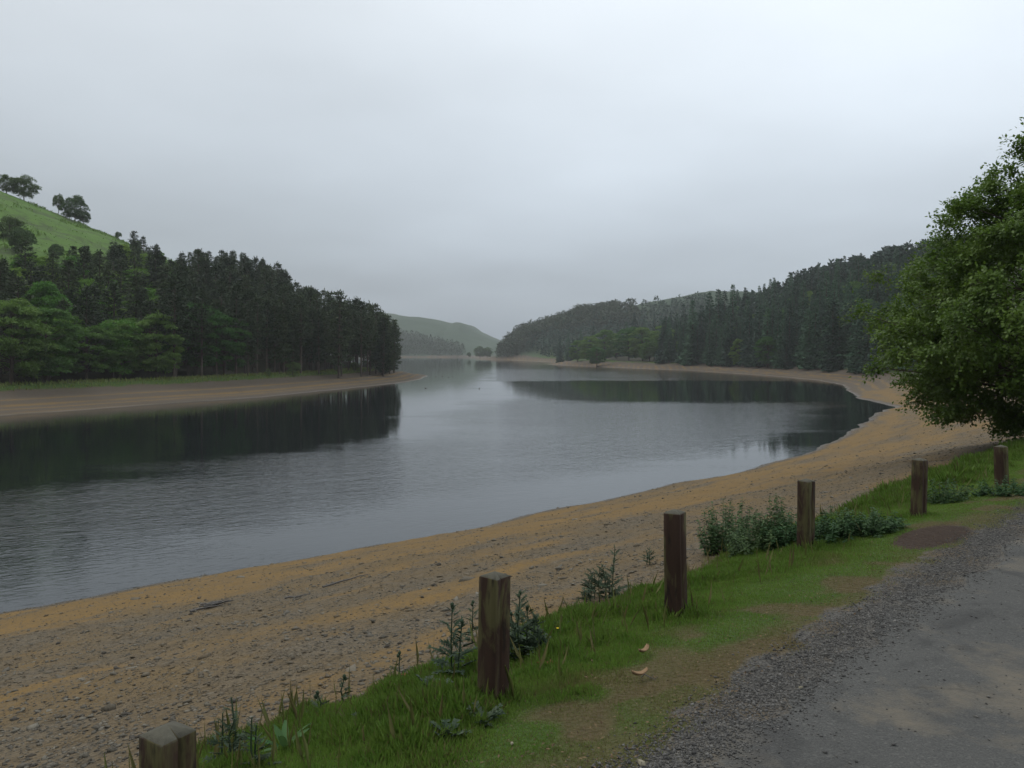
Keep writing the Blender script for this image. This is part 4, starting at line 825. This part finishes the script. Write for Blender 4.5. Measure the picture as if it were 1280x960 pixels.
# ------------------------------------------------------------------ small things lying about
def flatmat(name, a, b, sc=30):
    k = M(name); nz = k.noise(k.obj(), sc, 4.0, 0.6); return k.set(k.mix(nz, a, b), 0.85, k.bump(nz, 0.004))
MAT['bark_chip'] = flatmat('pale_bark', (0.30, 0.20, 0.11), (0.17, 0.105, 0.06)); MAT['dead'] = flatmat('dead_leaf', (0.22, 0.085, 0.025), (0.14, 0.06, 0.03), 60)
MAT['pale'] = flatmat('pale_stone', (0.40, 0.36, 0.26), (0.28, 0.25, 0.18)); MAT['drift'] = flatmat('driftwood', (0.06, 0.055, 0.05), (0.16, 0.15, 0.14))
def strip(px, py, ln, wd, ang, label, curl=0.3):
    p0 = hit(px, py); m = 9; tt = np.linspace(-0.5, 0.5, m); v = []
    for j, q in enumerate(tt):
        wq = wd * (1 - 0.55 * abs(2 * q) ** 3) * rng.uniform(0.85, 1.1)
        for s2, zq in ((-1, 0.012), (0, 0.0), (1, 0.013)): v.append((q * ln, s2 * wq / 2 + curl * ln * (q * q), zq + 0.02 * (2 * q) ** 2 + 0.012))
        for s2 in (1, 0, -1): v.append((q * ln, s2 * wq / 2 + curl * ln * (q * q), 0.004 + 0.018 * (2 * q) ** 2 + (0.012 if s2 else 0)))
    f_ = [(j * 6 + i, j * 6 + (i + 1) % 6, (j + 1) * 6 + (i + 1) % 6, (j + 1) * 6 + i) for j in range(m - 1) for i in range(6)]
    gq = G(); gq.add(v, f_); tag(ob('bark_strip', gq.mesh('bark_strip', [MAT['bark_chip']]), None, (p0[0], p0[1], p0[2] + 0.035), ang), label, 'bark')
strip(806, 822, 0.13, 0.035, R(52), 'curved pale strip of bark, the upper of two on the grass'); strip(801, 852, 0.12, 0.035, R(25), 'flatter pale strip of bark, the lower of two on the grass')
def dead_leaf(px, py, r_, label):
    p0 = hit(px, py); a = np.linspace(0, 2 * np.pi, 16, endpoint=False); rr = r_ * (0.75 + 0.35 * np.cos(a * 5)) ; zc_ = 0.02 + 0.5 * r_ * np.abs(np.sin(a)) 
    top = np.stack([rr * np.cos(a), rr * np.sin(a), zc_], -1); v = np.concatenate([top, top - [0, 0, 0.003], [[0, 0, 0.015], [0, 0, 0.010]]])
    f_ = [(i, (i + 1) % 16, 32) for i in range(16)] + [((i + 1) % 16 + 16, i + 16, 33) for i in range(16)] + [(i, i + 16, (i + 1) % 16 + 16) for i in range(16)] + [(i, (i + 1) % 16 + 16, (i + 1) % 16) for i in range(16)]
    gq = G(); gq.add(v, f_); tag(ob('dead_leaf', gq.mesh('dead_leaf', [MAT['dead']]), None, (p0[0], p0[1], p0[2] + 0.02), rng.uniform(0, 6)), label, 'leaf')
dead_leaf(677, 836, 0.035, 'orange dead leaf right of the second post, the left of two'); dead_leaf(690, 837, 0.04, 'orange dead leaf right of the second post, the right of two'); dead_leaf(508, 852, 0.045, 'orange dead leaf at the beach side of the long grass')
def small_rock(px, py, r_, label, mat):
    p0 = hit(px, py); m = ROCK[rng.integers(0, 10)].copy(); m.materials.clear(); m.materials.append(mat)
    tag(ob('stone', m, None, (p0[0], p0[1], p0[2] + 0.012), 0, (r_, r_ * 0.8, r_ * 1.1), (0.1, 0.1, rng.uniform(0, 6))), label, 'stone')
small_rock(801, 957, 0.038, 'pale yellowish stone at the bottom edge of the grass', MAT['pale']); small_rock(640, 932, 0.018, 'small pale stone on the grass below the second post', MAT['pale'])
small_rock(958, 690, 0.03, 'pale stone in front of the nettle bed', MAT['pale']); small_rock(1001, 862, 0.022, 'pinkish pebble on the tarmac near its edge', MAT['pale'])
def sticks(name, px, py, n, ln, ang, label, rad=0.012):
    p0 = hit(px, py); gq = G()
    for i in range(n):
        a = ang + rng.normal(0, 0.35) * (n > 1); L_ = ln * (1 if i == 0 else rng.uniform(0.25, 0.7)); c_ = np.array([rng.normal(0, ln * 0.2), rng.normal(0, ln * 0.1), 0]) * (i > 0); ts = np.linspace(-0.5, 0.5, 6)
        pt = c_ + np.stack([np.cos(a) * L_ * ts, np.sin(a) * L_ * ts + rng.normal(0, 0.015 * ln, 6), rad + 0.01 + rng.random() * 0.06 * ln * (i > 0) + rng.normal(0, 0.008, 6)], -1)
        for q in range(6): pt[q, 2] += tz(p0[0] + pt[q, 0], p0[1] + pt[q, 1]) - p0[2]
        gq.tube(pt, rad * np.linspace(1.1, 0.4, 6) * (1 if i == 0 else 0.6), 6)
    tag(ob(name, gq.mesh(name, [MAT['drift']], True), None, p0), label, 'driftwood')
sticks('driftwood_branch', 265, 759, 11, 0.75, R(35), 'tangled grey driftwood lying on the ochre silt', 0.02)
sticks('driftwood_stick', 432, 727, 1, 0.9, R(38), 'long straight stick lying on the beach', 0.018); sticks('driftwood_stick', 372, 747, 1, 0.45, R(30), 'short stick on the beach right of the tangled driftwood', 0.016)
sticks('twig', 812, 850, 2, 0.12, R(-10), 'thin grey twig beside the lower bark strip', 0.004); sticks('twig', 1222, 716, 1, 0.22, R(-45), 'thin twig lying on the track at the right', 0.006)
# yellow flower in the bushy thistle's grass
p0 = hit(697, 812); e = bpy.data.objects.new('yellow_flower', None); COL.objects.link(e); e.location = p0; tag(e, 'small yellow flower beside the bushy thistle', 'flower')
gq = G(); gq.tube([(0, 0, 0), (0.004, 0, 0.09), (0, 0, 0.17)], [0.0018, 0.0015, 0.0012], 4); ob('stem', gq.mesh('flower_stem', [MAT['dock']]), e)
gq = G(); a = np.linspace(0, 6.28, 12, endpoint=False); gq.leaves(np.tile([[0, 0, 0.17]], (12, 1)), np.stack([np.cos(a), np.sin(a), a * 0 + 0.35], -1), np.tile([[0, 0, 1.0]], (12, 1)), 0.014, 0.007)
ob('petals', gq.mesh('flower_petals', [flatmat('yellow_petal', (0.65, 0.5, 0.02), (0.6, 0.42, 0.02))]), e)
# ducks far out
MAT['duck'] = flatmat('duck_feathers', (0.05, 0.04, 0.03), (0.11, 0.09, 0.07), 8)
gq = G(); gq.tube([(-0.34, 0, 0.10), (-0.25, 0, 0.07), (-0.1, 0, 0.06), (0.08, 0, 0.06), (0.18, 0, 0.09), (0.21, 0, 0.17), (0.22, 0, 0.25), (0.26, 0, 0.29), (0.31, 0, 0.28), (0.38, 0, 0.265)], [0.01, 0.06, 0.11, 0.11, 0.07, 0.045, 0.04, 0.055, 0.035, 0.012], 8); DUCK = gq.mesh('duck', [MAT['duck']], True)
for px, py, lb in [(532, 485.5, 'duck floating nearest to the tip of the left point'), (599, 486, 'lone duck floating out in mid water'), (545, 471, 'leftmost duck of the far group beyond the point'), (553, 470.5, 'second duck of the far group beyond the point'), (561, 472, 'third duck of the far group beyond the point'), (566, 471, 'rightmost duck of the far group beyond the point')]:
    x, y = PXY(px, py); tag(ob('duck', DUCK, None, (x, y, 0), rng.uniform(0, 6.28), 0.85), lb, 'duck', 'ducks on the water')

# ------------------------------------------------------------------ the damp air over the valley
hz = bpy.data.materials.new('valley_haze'); hz.use_nodes = True; t_ = hz.node_tree; t_.nodes.clear(); ho = t_.nodes.new('ShaderNodeOutputMaterial'); pv = t_.nodes.new('ShaderNodeVolumePrincipled')
pv.inputs['Color'].default_value = (0.94, 0.97, 1.0, 1); pv.inputs['Density'].default_value = HAZE; pv.inputs['Anisotropy'].default_value = 0.0; t_.links.new(pv.outputs[0], ho.inputs['Volume'])
x0, x1, y0, y1, z0, z1 = -910, 910, -450, 2190, -5, 140
hv = [(x, y, z) for z in (z0, z1) for y in (y0, y1) for x in (x0, x1)]; hf_ = [(0, 2, 3, 1), (4, 5, 7, 6), (0, 1, 5, 4), (2, 6, 7, 3), (0, 4, 6, 2), (1, 3, 7, 5)]
tag(ob('haze', mesh_np('haze', hv, hf_, [hz])), 'thin damp haze filling the valley', 'haze', None, 'stuff')
